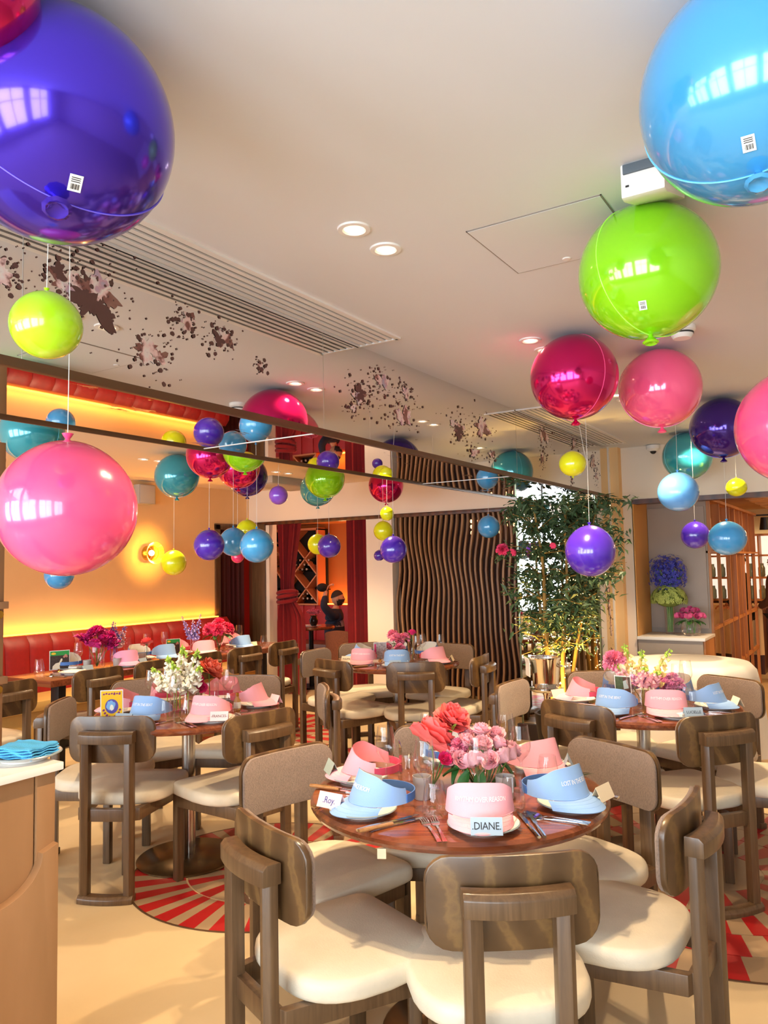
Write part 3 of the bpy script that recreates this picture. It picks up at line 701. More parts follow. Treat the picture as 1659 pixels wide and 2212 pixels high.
def hand(parent, loc, rot, skin, curl=.6, s=1.0):
    m = MB(); R = Matrix.Translation(loc) @ Euler(rot).to_matrix().to_4x4() @ Matrix.Scale(s, 4)
    m.sphere((0, .04, 0), .042, 12, 8, (.95, 1.1, .38), M=R)
    for k, (x, L) in enumerate(((-.03, .068), (-.01, .078), (.011, .072), (.03, .056))):
        m.tube([(x, .075, 0), (x*1.1, .075+L*.45, -.006-curl*.01), (x*1.12, .075+L*.8, -.012-curl*.035), (x*1.12, .075+L*(1-.25*curl), -.02-curl*.055)], [.0095, .009, .008, .006], 6, M=R)
    m.tube([(-.036, .02, 0), (-.062, .045, -.012), (-.066, .075, -.026)], [.012, .0105, .007], 6, M=R)
    return m.build('hand', skin, parent, angle=80)
# man on the bench in the alcove, cap held up in his raised hand, looking to the right
PX, PY = -6.07, 8.33
t = thing('person', 'seated bearded man in a navy and grey pullover, raised arm holding a dark cap', 'person', (PX, PY, 0), radians(-62))
skinned('body', [(0, 0, .50, .09), (0, -.01, .68, .09), (0, 0, .86, .10), (0, .01, .98, .07), (0, .02, 1.05, .05), (0, .03, 1.11, .05),
    (.19, 0, .93, .055), (.245, -.14, 1.11, .044), (.17, -.10, 1.33, .030), (-.19, .0, .92, .055), (-.25, .02, .70, .043), (-.2, .2, .58, .03),
    (-.1, .12, .47, .085), (-.11, .42, .47, .06), (-.11, .42, .05, .045), (.1, .12, .47, .085), (.11, .42, .47, .06), (.11, .42, .05, .045), (-.11, .54, .04, .04), (.11, .54, .04, .04)],
    [(0, 1), (1, 2), (2, 3), (3, 4), (4, 5), (3, 6), (6, 7), (7, 8), (3, 9), (9, 10), (10, 11), (0, 12), (12, 13), (13, 14), (14, 18), (0, 15), (15, 16), (16, 17), (17, 19)], 0, SKINM, t)
skinned('pullover', [(0, 0, .46, .17), (0, -.01, .68, .17), (0, 0, .87, .17), (0, .01, .985, .11), (0, .02, 1.035, .065),
    (.20, 0, .935, .075), (.25, -.135, 1.10, .062), (.19, -.105, 1.26, .046), (-.20, 0, .92, .075), (-.26, .02, .70, .06), (-.21, .17, .59, .046)],
    [(0, 1), (1, 2), (2, 3), (3, 4), (3, 5), (5, 6), (6, 7), (3, 8), (8, 9), (9, 10)], 0, mat('navy_pullover', '262a3a', rough=.95, bump=.2, bscale=200), t)
MB().grid(lambda u, v: ((.155-.04*v)*sin(radians(-80+160*u)), .012+(.137-.03*v)*cos(radians(-80+160*u)), .78+.17*v), 16, 5).build('pale_yoke', mat('grey_pullover', '8e8a92', rough=.95), t, angle=80)
skinned('trousers', [(0, 0, .48, (.15, .12)), (-.1, .14, .47, .10), (-.11, .43, .475, .08), (-.11, .43, .12, .065), (.1, .14, .47, .10), (.11, .43, .475, .08), (.11, .43, .12, .065)],
    [(0, 1), (1, 2), (2, 3), (0, 4), (4, 5), (5, 6)], 0, mat('cream_trousers', 'cdb69a', rough=.9), t)
t.scale = (.88,)*3
head(t, (0, .05, 1.2), radians(8), SKINM, HAIR, beard=True)
hand(t, (.168, -.10, 1.32), (radians(62), 0, radians(10)), SKINM, .8)
o = tag(MB().sphere((0, 0, 0), .072, 18, 10, (1, 1.05, .8)).box(-.05, .05, .04, .12, -.03, -.02).build('held_cap', mat('black_cap', '17120f', rough=.9)), 'dark hat held up beside the head of the seated man', 'hat'); o.location = (PX-.05, PY-.20, 1.205)  # the dark cap in his raised hand

# ------------------------------------------------------------------ niche with flowers, and the bar beyond
wallbox('wall_niche_back', -1.71, -1.20, 7.15, 7.2, 0, 2.0, GREYPANEL)
wallbox('wall_niche_side', -1.715, -1.70, YN, 7.15, .0, 2.0, mat('ochre_reveal', 'd9a05c', rough=.8))
struct(MB().box(-1.695, -1.215, 7.135, 7.15, .88, 1.94).build('trim_5', mat('greige_panel_light', 'aa9c90', rough=.6, var=.05, vscale=2), bevel=.003))
t = thing('niche_cabinet', 'low greige cabinet with white top under the niche flowers', 'cabinet', (0, 0, 0))
MB().box(-1.705, -1.19, YN-.02, 7.13, 0, .815).build('body', GREYPANEL, t, bevel=.003); MB().box(-1.708, -1.17, YN-.035, 7.135, .815, .84).build('countertop', WHITE, t, bevel=.003)
MB().box(-1.188, -1.175, YN-.0, 7.1, 0, .81).build('side_panel', BARWOOD, t, smooth=False)
# bar partition with cubbies and thin posts running away from us
t = thing('bar_partition', 'orange-lit wooden partition of open cubbies and thin posts beside the niche', 'shelf', (-1.17, 0, 0))
ys = [7.17, 7.66, 8.25, 8.94, 9.6, 10.15]
for y in ys:
    MB().box(-.2, 0, y-.012, y+.012, 1.55, 1.99).build('cubby_divider', BARWOOD, t, smooth=False)
    MB().box(-.04, -.01, y-.012, y+.012, 0, 1.55).build('post', BARWOOD, t, smooth=False)
MB().box(-.2, .02, 7.15, 10.2, 1.985, 2.01).build('top_board', BARWOOD, t, smooth=False); MB().box(-.2, .02, 7.15, 10.2, 1.53, 1.55).build('cubby_floor', BARWOOD, t, smooth=False)
for y in (8.6, 9.15): MB().box(-.07, .0, y-.025, y+.025, 0, 2.0).build('thick_post', BARWOOD, t, bevel=.004)
for z in (.42, .86): MB().box(-.04, -.01, 7.2, 10.15, z, z+.03).build('cross_rail', BARWOOD, t, smooth=False)
bx = MB().box(-.07, .07, -.1, .1, 0, .30).mesh('storage_box', mat('orange_box', 'e09a62', rough=.7), bevel=.004)
for k in range(4): tag(link('storage_box', bx, None, (-1.29, (ys[k]+ys[k+1])/2, 1.55)), 'orange-lit box standing in the %s cubby of the bar partition' % ('nearest', 'second', 'third', 'fourth')[k], 'box', 'boxes in the bar cubbies')
wallbox('wall_bar', -2.1, 4, 11.9, 12.0, 0, 2.5, mat('bar_wall', 'e8cf9f', rough=.8)); wallbox('wall_bar', -2.16, -2.08, YB+.14, 12, 0, 2.5, mat('bar_wall'))
wallbox('wall_bar', 3.6, 3.7, YN, 12, 0, 2.5, mat('bar_wall'))
wallbox('ceiling_bar', -2.2, 4, YN+.14, 12, 2.16, 2.26, mat('woven_ceiling', 'c9945a', rough=.8, var=.35, vscale=5, stretch=(1, 6, 1)))
t = thing('ceiling_battens', 'woven light battens under the amber ceiling of the bar', 'ceiling panel', (0, 0, 2.10))
for k in range(9): MB().box(-1.1, 3, 7.2+k*.5, 7.5+k*.5, 0, .03).build('batten', mat('batten', 'e3b57c', rough=.7, var=.3, vscale=9, stretch=(.4, 5, 1)), t, bevel=.004)
t = thing('back_bar', 'bright shelf unit with glassware at the far end of the bar', 'shelf', (-1.5, 11.6, 0))
MB().box(-.6, .55, -.10, .28, 0, .9).build('base', DARKWOOD, t, smooth=False)
for z in (.90, 1.20, 1.50, 1.78): MB().box(-.6, .55, -.12, .16, z, z+.025).build('shelf_board', BARWOOD, t, smooth=False)
MB().box(-.6, .55, .16, .18, .92, 1.8).build('light_panel', mat('backlit_panel', 'fff1d0', emit=.75, emit_color=(1, .92, .76)), t, smooth=False)
for x in (-.6, -.2, .2, .53): MB().box(x, x+.02, -.11, .16, .92, 1.8).build('upright', BARWOOD, t, smooth=False)
jar = MB().lathe([(0, 0), (.035, 0), (.045, .02), (.045, .12), (.03, .15), (.03, .18), (0, .18)], 12).mesh('glass_jar', mat('jar_glass', '8d8c70', rough=.15, trans=.5))
for k in range(18): tag(link('glass_jar', jar, None, (-2.02+(k % 9)*.125, 11.56, .926 if k < 9 else 1.226)), '%s pale jar from the left on the %s shelf of the bright back bar' % (('first', 'second', 'third', 'fourth', 'fifth', 'sixth', 'seventh', 'eighth', 'ninth')[k % 9], 'lower' if k < 9 else 'upper'), 'jar', 'jars on the back bar')
t = thing('draped_counter', 'cream cloth draped counter behind the posts of the bar partition', 'counter', (0, 0, 0))
MB().grid(lambda u, v: (-2.03+.82*u, 10.86+.025*sin(u*45)*(1-v), .25+.6*v), 80, 6).build('drape', mat('cream_drape', 'f0cfa0', rough=.85), t, angle=80); MB().box(-2.04, -1.2, 10.86, 11.3, .85, .88).build('top', mat('cream_drape'), t, bevel=.004)
MB().box(-2.02, -1.22, 10.92, 11.28, 0, .85).build('carcass', DARKWOOD, t, smooth=False)
def stafflike(x, y, face, label, shirt, skin, hair):
    t = thing('person', label, 'person', (x, y, 0), radians(face-90))
    skinned('body', [(0, 0, .95, .13), (0, 0, 1.15, .13), (0, 0, 1.35, .14), (0, 0, 1.47, .08), (0, .01, 1.53, .05), (0, .02, 1.58, .05), (-.2, 0, 1.40, .055), (-.25, .0, 1.14, .042), (-.2, .2, 1.02, .03), (.2, 0, 1.4, .055), (.25, 0, 1.14, .042), (.2, .2, 1.02, .03),
        (-.1, 0, .85, .09), (-.1, .02, .48, .06), (-.1, -.01, .07, .045), (.1, 0, .85, .09), (.1, .02, .48, .06), (.1, -.01, .07, .045), (-.1, .12, .04, .04), (.1, .12, .04, .04)],
        [(0, 1), (1, 2), (2, 3), (3, 4), (4, 5), (3, 6), (6, 7), (7, 8), (3, 9), (9, 10), (10, 11), (0, 12), (12, 13), (13, 14), (14, 18), (0, 15), (15, 16), (16, 17), (17, 19)], 0, skin, t)
    skinned('jacket', [(0, 0, .72, (.18, .14)), (0, 0, 1.12, (.17, .13)), (0, 0, 1.36, (.19, .13)), (0, 0, 1.49, (.11, .085)), (-.21, 0, 1.41, .075), (-.26, 0, 1.14, .06), (-.21, .18, 1.03, .046), (.21, 0, 1.41, .075), (.26, 0, 1.14, .06), (.21, .18, 1.03, .046)],
        [(0, 1), (1, 2), (2, 3), (3, 4), (4, 5), (5, 6), (3, 7), (7, 8), (8, 9)], 0, shirt, t)
    skinned('trousers', [(0, 0, 1.0, (.16, .12)), (-.1, 0, .84, .1), (-.1, .02, .48, .075), (-.1, 0, .12, .065), (.1, 0, .84, .1), (.1, .02, .48, .075), (.1, 0, .12, .065)], [(0, 1), (1, 2), (2, 3), (0, 4), (4, 5), (5, 6)], 0, mat('black_trousers', '12100f', rough=.9), t)
    head(t, (0, .03, 1.67), 0, skin, hair)
    for s in (-1, 1): hand(t, (s*.2, .2, 1.02), (0, 0, 0), skin)
    t.scale = (.86,)*3
stafflike(-1.40, 10.60, 200, 'person in a black jacket standing behind the bar posts, face lit orange', mat('black_jacket', '14110f', rough=.85), SKINLIT, HAIR)
stafflike(-.97, 10.42, 160, 'person in a dark brown jacket at the edge of the frame in the bar', mat('brown_jacket', '4a2a1a', rough=.85), SKINM, HAIR)
t = thing('coat_rail', 'rail of dark hanging garments at the far side of the bar', 'rack', (-1.02, 11.0, 0))
MB().box(-.3, .6, -.01, .01, 2.02, 2.04).build('rail', BLACK, t)
for x, z in ((-.12, 1.92), (.05, 1.92), (.0, 1.62)): MB().grid(lambda u, v, x=x, z=z: (x+.07*cos(2*pi*u)*(1-.3*v), .05*sin(2*pi*u), z+.16*(v-.5)), 14, 5).build('garment', BLACK, t, angle=80)
MB().box(-.3, -.28, -.01, .01, 0, 2.04).build('upright', BLACK, t); MB().box(.58, .6, -.01, .01, 0, 2.04).build('upright', BLACK, t)
for (x, y) in ((-.2, 8.6), (1.2, 8.6), (-.2, 10.6)):
    arealight('bar_fill', (x, y, 2.08), (0, 0, 0), .5, .5, 22, (1, .62, .30), None)  # fill lights added under the bar ceiling, without any fixture
# ------------------------------------------------------------------ ceiling fixtures
LAMPGLOW = mat('warm_lamp', (1, .85, .6), emit=14, emit_color=(1, .80, .50)); TRIMW = mat('white_plastic', 'efece8', rough=.4)
def downlight(x, y, z, label, watts, group='recessed ceiling downlights', first=[]):
    if not first:
        t = thing('downlight', label, 'lamp', (x, y, z), 0, group)
        MB().lathe([(.030, -.001), (.034, -.006), (.047, -.005), (.049, 0), (.03, 0)], 32).build('trim_ring', TRIMW, t)
        MB().lathe([(0, -.0012), (.030, -.0012), (.030, -.0004), (0, -.0004)], 24).build('lens', mat('lamp_lens', (1, .9, .75), emit=1.1, emit_color=(1, .86, .66)), t)
        MB().lathe([(0, -.0028), (.015, -.0028), (.016, -.0014), (0, -.0014)], 20).build('bulb', LAMPGLOW, t); first.append(t)
    else: t = dup(first[0], (x, y, z), 0, label, group)
    l = bpy.data.lights.new('downlight_beam', 'SPOT'); l.energy = watts*4; l.color = (1, .74, .44); l.spot_size = radians(104); l.spot_blend = .55; l.shadow_soft_size = .022
    lo = bpy.data.objects.new('downlight_beam', l); COL.objects.link(lo); lo.parent = t; lo.location = (0, 0, -.012)
    return t
for (x, y, lb) in ((-1.21, 1.784, 'nearest of the paired downlights, left of the ceiling hatch'), (-1.21, 1.955, 'second downlight of the nearest pair, closer to the hatch'),
                   (-1.21, 3.14, 'downlight with a reddish halo beside the crimson foil balloon'), (-1.21, 3.32, 'downlight peeping out behind the crimson foil balloon'),
                   (-1.21, 4.50, 'downlight between the crimson and pink balloons'), (-1.21, 4.66, 'downlight hidden behind the pink balloon by the second air slot'), (-1.0, 5.85, 'downlight near the niche wall over the white cloth')):
    downlight(x, y, CEIL, lb, SPOT_W)
for (x, y, lb) in ((-5.08, 4.31, 'first downlight of the ochre room, above the pink balloon'), (-5.07, 4.47, 'second downlight of the ochre room, right of the first'), (-4.82, 5.69, 'left one of the paired downlights beyond the purple foil balloon'), (-4.81, 5.86, 'right one of the paired downlights beyond the purple foil balloon'),
                   (-3.3, 3.0, 'unseen added downlight over the left table'), (-3.3, 4.9, 'unseen added downlight over the middle table')):  # last two are unseen, added to light the left and middle tables
    downlight(x, y, CEIL_L, lb, SPOT_W)
def slot(y0, y1, label):
    t = thing('air_slot', label, 'vent', (0, 0, CEIL), 0, 'linear air slots')
    m = MB(); x0, x1 = XM+.004, -1.66
    m.box(x1-.012, x1+.012, y0-.012, y1+.012, -.008, 0).box(x0, x0+.012, y0, y1, -.008, 0).box(x0, x1, y0-.014, y0, -.008, 0).box(x0, x1, y1, y1+.014, -.008, 0); m.build('frame', TRIMW, t, smooth=False)
    MB().box(x0+.01, x1-.01, y0, y1, -.0015, 0).build('shade_back', mat('slot_shade', '8d8c8a', rough=.9), t, smooth=False)  # flat grey sheet stands in for the shade deep inside the slot
    fin = MB().box(-.0095, .0095, y0, y1, -.007, -.002).mesh('fin', TRIMW, smooth=False)
    for k in range(5): link('fin', fin, t, (x0+.033+k*.0335, 0, 0))
slot(-1.5, 2.76, 'long white air slot along the mirror, from the big purple balloon to the hatch side'); slot(4.55, 6.36, 'second white air slot along the mirror, near the niche wall')
t = thing('ceiling_hatch', 'square access hatch flush in the ceiling beside the green balloon', 'hatch', (-.753, 2.182, CEIL))
MB().box(-.195, .195, -.193, .193, -.003, 0).build('panel', CEILM, t, smooth=False)
m = MB()
for (x0, x1, y0, y1) in ((-.199, .199, -.197, -.1935), (-.199, .199, .1935, .197), (-.199, -.1955, -.197, .197), (.1955, .199, -.197, .197)): m.box(x0, x1, y0, y1, -.0022, 0)
m.build('frame', mat('hatch_gap', '8a8078', rough=.8), t, smooth=False); MB().lathe([(0, -.006), (.012, -.006), (.014, -.003), (0, -.003)], 16).build('lock', TRIMW, t).location = (-.02, .165, 0)
t = thing('wireless_unit', 'white wedge-shaped box fixed to the ceiling between the blue and green balloons', 'device', (-.42, 1.985, CEIL))
m = MB(); m.prism([(-.12, 0), (.13, 0), (.13, -.012), (-.095, -.085), (-.12, -.085)], -.052, .052, M=Matrix(((0, 0, 1, 0), (1, 0, 0, 0), (0, 1, 0, 0), (0, 0, 0, 1)))); m.build('housing', TRIMW, t, bevel=.005)
MB().box(-.045, .045, -.126, -.119, -.028, -.004).build('connector_bay', mat('bay_dark', '55606a', rough=.6), t, bevel=.002); MB().box(-.04, -.032, -.1225, -.1195, -.06, -.056).build('status_light', BLACK, t, smooth=False)
t = thing('smoke_detector', 'white round smoke detector mirrored above the crimson balloon', 'detector', (-.62, 3.34, CEIL)); MB().lathe([(0, -.05), (.035, -.05), (.045, -.035), (.045, -.025), (.055, -.018), (.055, 0), (0, 0)], 28).build('body', TRIMW, t); MB().lathe([(.046, -.033), (.047, -.033), (.047, -.026), (.046, -.026)], 28).build('slot_ring', DARKGAP, t)
t = thing('dome_camera', 'white dome security camera high on the niche wall', 'camera', (-1.51, YN-.03, 2.425)); MB().lathe([(0, .02), (.055, .02), (.055, -.01), (.035, -.03), (0, -.03)], 24).build('housing', TRIMW, t); MB().sphere((0, -.0, -.028), .026, 14, 10).build('dome', BLACK, t)
t = thing('air_unit', 'grey box unit under the ceiling in the far corner of the ochre room', 'air conditioner', (-5.25, 6.3, CEIL_L)); MB().box(-.22, .22, -.42, .4, -.075, 0).build('housing', mat('grey_unit', 'a9a39c', rough=.6), t, bevel=.006); MB().box(-.19, .19, -.38, .36, -.078, -.074).build('grille', mat('grey_unit_light', 'bdb7b0', rough=.6), t, bevel=.002)
t = thing('wall_speaker', 'grey box speaker high on the ochre wall behind the pink balloon', 'speaker', (XO, 5.38, 2.26)); MB().box(0, .09, -.11, .10, -.1, .1).build('housing', mat('grey_unit'), t, bevel=.006); MB().box(.088, .093, -.10, .09, -.09, .09).build('grille', mat('grey_unit_light'), t, bevel=.002)
# shell sconce: a cage of fine rods is added round the bulb to cast its rays
t = thing('wall_sconce', 'amber ribbed disc wall light throwing rays on the ochre wall', 'lamp', (XO, 5.44, 1.655))
RY = Euler((0, radians(90), 0)).to_matrix().to_4x4()
MB().lathe([(0, 0), (.06, 0), (.06, .012), (.02, .02), (.02, .06), (0, .06)], 24, M=RY).build('back_plate', BRASS, t)
rod = MB().add([(0, -.0035, .0), (0, .0035, 0), (.0, -.006, .06), (0, .006, .06), (.004, 0, .0), (.004, 0, .06)], [(0, 1, 3, 2), (0, 4, 5, 2), (1, 4, 5, 3), (0, 1, 4), (2, 3, 5)]).mesh('glass_rib', AMBERGLASS, smooth=False)
for k in range(46):
    a = 2*pi*k/46; o = link('glass_rib', rod, t); o.matrix_local = Matrix.Translation((.09, .075*sin(a), .075*cos(a))) @ Matrix.Rotation(-a, 4, 'X') @ Matrix.Rotation(radians(48), 4, 'Y')
for k in range(46):
    a = 2*pi*k/46; o = link('ray_rod', MB().box(.01, .092, -.0022, .0022, -.0022, .0022).mesh('ray_rod', AMBERGLASS, smooth=False) if k == 0 else rodm, t); rodm = o.data; o.location = (0, .075*sin(a), .075*cos(a)); o.rotation_euler = (-a, 0, 0)
MB().lathe([(.071, .088), (.079, .088), (.079, .096), (.071, .096)], 46, M=RY).build('front_ring', BRASS, t)
MB().sphere((.075, 0, 0), .03, 16, 10).build('bulb', mat('sconce_bulb', (1, .8, .4), emit=16, emit_color=(1, .62, .20)), t)
l = bpy.data.lights.new('sconce_light', 'POINT'); l.energy = 16; l.color = (1, .50, .08); l.shadow_soft_size = .008
lo = bpy.data.objects.new('sconce_light', l); COL.objects.link(lo); lo.parent = t; lo.location = (.112, 0, 0)

# ------------------------------------------------------------------ balloons
def foilmat(n, c, metal, rough=.12): return mat('foil_'+n, c, rough=rough, metal=metal, coat=.6 if metal < .5 else .3, spec=.6)
FO = {'purple': foilmat('purple', '4a2fd0', .72, .15), 'magenta': foilmat('magenta', 'd8146e', .75, .14), 'sky': foilmat('sky', '45a0da', .15, .15), 'green': foilmat('green', '8fe012', .15, .12), 'pink': foilmat('pink', 'ff6092', .1, .14), 'teal': foilmat('teal', '2f9db0', .2, .14), 'deep': foilmat('deep_purple', '3a1a86', .55, .13)}
def latex(n, c): return mat('latex_'+n, c, rough=.22, coat=.7, spec=.6)
LX = {'yellow': latex('yellow', 'e6ea12'), 'lime': latex('lime', 'b9f01c'), 'pink': latex('pink', 'ff5288'), 'blue': latex('blue', '3f9fdd'), 'paleblue': latex('pale_blue', '5aa6ee'), 'purple': latex('purple', '4a25b4'), 'violet': latex('violet', '8a4fd0'), 'hotpink': latex('hot_pink', 'f0306e')}
STR = mat('white_string', 'e8e4dc', rough=.8)
STICK = mat('sticker', 'f2f0ea', rough=.6)
def foil(x, y, z, r, col, label, seam=0, stick=False, tail=True, ceil=CEIL, tip=0):
    t = thing('foil_balloon', label, 'balloon', (x, y, z), 0, 'round foil balloons'); m = FO[col]
    b = MB(); N = 40; prof = [(r*sin(pi*i/N), -r*cos(pi*i/N)*.985) for i in range(N+1)]; b.lathe(prof, 64); b.build('envelope', m, t, angle=80)
    h = Vector((x, y, 0)).normalized(); TL = Matrix.Rotation(tip, 4, Vector((-h.y, h.x, 0)))    # the mouth leans towards the room
    # welded seam, one great circle turned about the vertical
    ps = [(r*1.003*cos(2*pi*k/96), 0, r*.988*sin(2*pi*k/96)) for k in range(97)]
    MB().tube(ps, r*.007, 5, caps=False).build('seam', mat('seam_'+col, tuple(min(1, v*1.5+.12) for v in m.node_tree.nodes['Principled BSDF'].inputs['Base Color'].default_value[:3]), rough=.2), t).matrix_local = TL @ Matrix.Rotation(seam, 4, 'Z')
    if tail:
        q = MB(); q.lathe([(r*.03, -r*.97), (r*.04, -r*1.02), (r*.07, -r*1.05), (r*.12, -r*1.10), (r*.09, -r*1.12), (0, -r*1.06)], 10); q.build('tail', m, t).matrix_local = TL
    if stick:
        d = Vector((-x, -y, EYE-z)).normalized(); d = (d + Vector((0, 0, -.62)) + Vector((d.y, -d.x, 0))*stick).normalized()
        R = d.to_track_quat('Z', 'Y').to_matrix().to_4x4(); s = r*.065
        MB().box(-s*.8, s*.8, -s*1.1, s*1.1, 0, .0006).build('barcode_sticker', STICK, t, smooth=False).matrix_local = Matrix.Translation(d*r*.994) @ R
        q = MB()
        for k in range(9): q.box(-s*.5+k*s*.115, -s*.5+k*s*.115+s*(.03+.03*(k % 3)), -s*.8, -s*.1, .0006, .0009)
        for k in range(3): q.box(-s*.55, s*.55, s*(.15+.26*k), s*(.15+.26*k)+s*.1, .0006, .0009)
        q.build('barcode', INKBLACK, t, smooth=False).matrix_local = Matrix.Translation(d*r*.994) @ R
    return t
def latexb(x, y, z, r, col, label, ceil=CEIL, squash=1.0, knot_up=True, string=True, group='round latex balloons'):
    t = thing('latex_balloon', label, 'balloon', (x, y, z), 0, group); m = LX[col]
    b = MB(); N = 32; prof = []
    for i in range(N+1):
        a = pi*i/N; q = 1+.035*max(0, cos(pi-a))**3; prof.append((r*sin(a), -r*cos(a)*squash*q))
    b.lathe(prof, 56); b.build('envelope', m, t, angle=80)
    s = 1 if knot_up else -1; h = r*squash*(1.035 if s > 0 else 1)
    k = MB(); k.lathe([(0, h-.004), (r*.05, h-.002), (r*.032, h+r*.03), (r*.055, h+r*.06), (r*.085, h+r*.11), (r*.06, h+r*.115), (0, h+r*.08)], 12, M=Matrix.Diagonal((1, 1, s, 1))); k.build('knot', m, t)
    if string:
        top = ceil-z; z0 = h if s > 0 else -h
        if s > 0: MB().tube([(0, 0, z0), (.002, .002, (z0+top)/2), (0, 0, top)], .0011, 5).build('string', STR, t)
        else: MB().tube([(0, 0, z0), (.5*r, .2*r, z0+.1*r), (r*1.02, .3*r, 0), (r*.8, .3*r, h), (.1*r, .1*r, top)], .0011, 5).build('string', STR, t)
    return t
foil(-1.156, .792, 2.250, .197, 'purple', 'big shiny purple foil balloon on the ceiling by the long air slot', radians(75), -.22, tip=.5)
foil(-1.091, .592, 2.347, .103, 'magenta', 'magenta foil balloon cut by the top corner, above the big purple one', 1.2)
foil(-.125, 1.388, 2.262, .184, 'sky', 'big sky blue foil balloon cut by the frame, nearest the white ceiling box', radians(-5), .1, tip=.35)
foil(-.474, 2.12, 2.262, .184, 'green', 'lime green foil balloon with a barcode sticker beside the ceiling hatch', radians(60), .12, tip=.12)
foil(-1.032, 3.173, 2.264, .184, 'magenta', 'shiny crimson foil balloon on the ceiling, left of the pink one', radians(-30))
foil(-.779, 3.628, 2.265, .183, 'pink', 'pink foil balloon on the ceiling right of the crimson one', radians(20))
foil(-.719, 4.97, 2.264, .184, 'deep', 'deep purple foil balloon on the ceiling above the pale blue one', radians(10))
foil(-1.148, 6.166, 2.264, .184, 'teal', 'teal foil balloon against the niche wall, by the dome camera', radians(40))
k = 1.0453
def FL(x, y, z, r, c, lb, sm=0): 
    rr = r*k; foil(x*k, y*k, min(EYE+(z-EYE)*k, CEIL_L-rr*.985), rr, c, lb, sm)
FL(-3.621, 2.352, 2.20, .160, 'teal', 'teal foil balloon half hidden above the large pink balloon', .3)
FL(-4.444, 4.086, 2.192, .168, 'teal', 'teal foil balloon alone under the mirrored edge, left of the crimson ones', .5)
FL(-3.577, 3.57, 2.21, .150, 'magenta', 'crimson foil balloon at the left end of the far ceiling cluster', .9)
FL(-3.29, 3.586, 2.22, .140, 'green', 'lime foil balloon in front of the far ceiling cluster', .4)
FL(-3.832, 4.107, 2.206, .154, 'magenta', 'crimson foil balloon in the middle of the far ceiling cluster', .6)
FL(-4.116, 4.51, 2.20, .160, 'deep', 'deep purple foil balloon behind the crimson ones in the far cluster', .2)
FL(-3.745, 5.033, 2.197, .163, 'green', 'lime foil balloon in front of a teal one, over the alcove opening', .3)
FL(-4.292, 5.652, 2.197, .163, 'teal', 'teal foil balloon behind the lime one, over the alcove opening', .1)
FL(-3.693, 5.889, 2.202, .158, 'magenta', 'crimson foil balloon over the pale pier', .7)
B = latexb
B(-1.321, 3.984, 2.0, .0716, 'yellow', 'yellow balloon in front of the mirror, beside the mirrored teal one', CEIL, .93, False)
B(-.999, 5.026, 1.90, .124, 'paleblue', 'pale blue balloon under the teal one by the niche', CEIL, .97)
B(-.805, 6.089, 1.995, .073, 'yellow', 'small yellow balloon before the bar opening beam', CEIL, .9)
B(-1.077, 5.945, 1.654, .101, 'purple', 'purple balloon touching a blue one before the niche flowers', CEIL, .97)
B(-.787, 5.42, 1.61, .119, 'blue', 'blue balloon beside the purple one before the bar cubbies', CEIL, .92)
B(-1.205, 3.859, 1.53, .125, 'purple', 'purple balloon in front of the lit tree', CEIL, 1.03)
B(-1.559, 1.044, 2.04, .079, 'lime', 'lime yellow balloon over the speckled mirror at the left', CEIL, .95)
B(-1.762, 1.245, 1.642, .176, 'pink', 'large pink balloon hanging at the left, over the station', CEIL, .985)
B(-.169, 2.612, 1.872, .175, 'pink', 'large pink balloon cut by the right frame edge', CEIL, .99)
B(-3.811, 3.792, 1.64, .104, 'purple', 'purple balloon left of the two blue ones, by the dark doorway', CEIL_L)
B(-3.923, 4.146, 1.671, .103, 'blue', 'blue balloon between the purple and the larger blue one', CEIL_L)
B(-4.039, 4.421, 1.764, .085, 'yellow', 'yellow balloon behind the pair of blue ones', CEIL_L)
B(-3.443, 3.86, 1.625, .111, 'blue', 'larger blue balloon in front of the tied red curtain', CEIL_L)
B(-4.322, 4.614, 1.571, .05, 'hotpink', 'tiny hot pink balloon below the blue pair', CEIL_L)
B(-4.789, 4.369, 1.534, .101, 'yellow', 'yellow balloon right of the amber sconce', CEIL_L)
B(-5.097, 3.54, 1.457, .106, 'blue', 'blue balloon peeping out below the large pink one', CEIL_L)
B(-5.311, 3.646, 1.421, .062, 'lime', 'small lime balloon hidden behind the large pink one', CEIL_L)
B(-4.194, 5.515, 1.679, .091, 'yellow', 'yellow balloon left of a purple one before the wine rack', CEIL_L)
B(-4.014, 5.441, 1.656, .102, 'purple', 'purple balloon before the alcove opening, above the seated man', CEIL_L)
B(-3.125, 4.989, 1.874, .053, 'yellow', 'smallest yellow balloon, topmost of the stack before the pale pier', CEIL_L)
B(-3.606, 5.689, 1.781, .085, 'yellow', 'yellow balloon in the middle of the stack before the pale pier', CEIL_L)
B(-2.94, 4.773, 1.592, .098, 'purple', 'purple balloon at the bottom of the stack before the pale pier', CEIL_L)
B(-4.059, 6.32, 1.576, .052, 'purple', 'tiny purple balloon tucked beside the purple one at the pale pier', CEIL_L)
B(-2.90, 6.35, 1.806, .100, 'blue', 'blue balloon before the slats, left of the tree', CEIL_L)
B(-3.53, 4.19, 1.99, .066, 'violet', 'small violet balloon hanging under the far crimson cluster', CEIL_L)
B(-4.292, 2.559, 2.14, .054, 'purple', 'small purple balloon just at the left frame edge', CEIL_L)
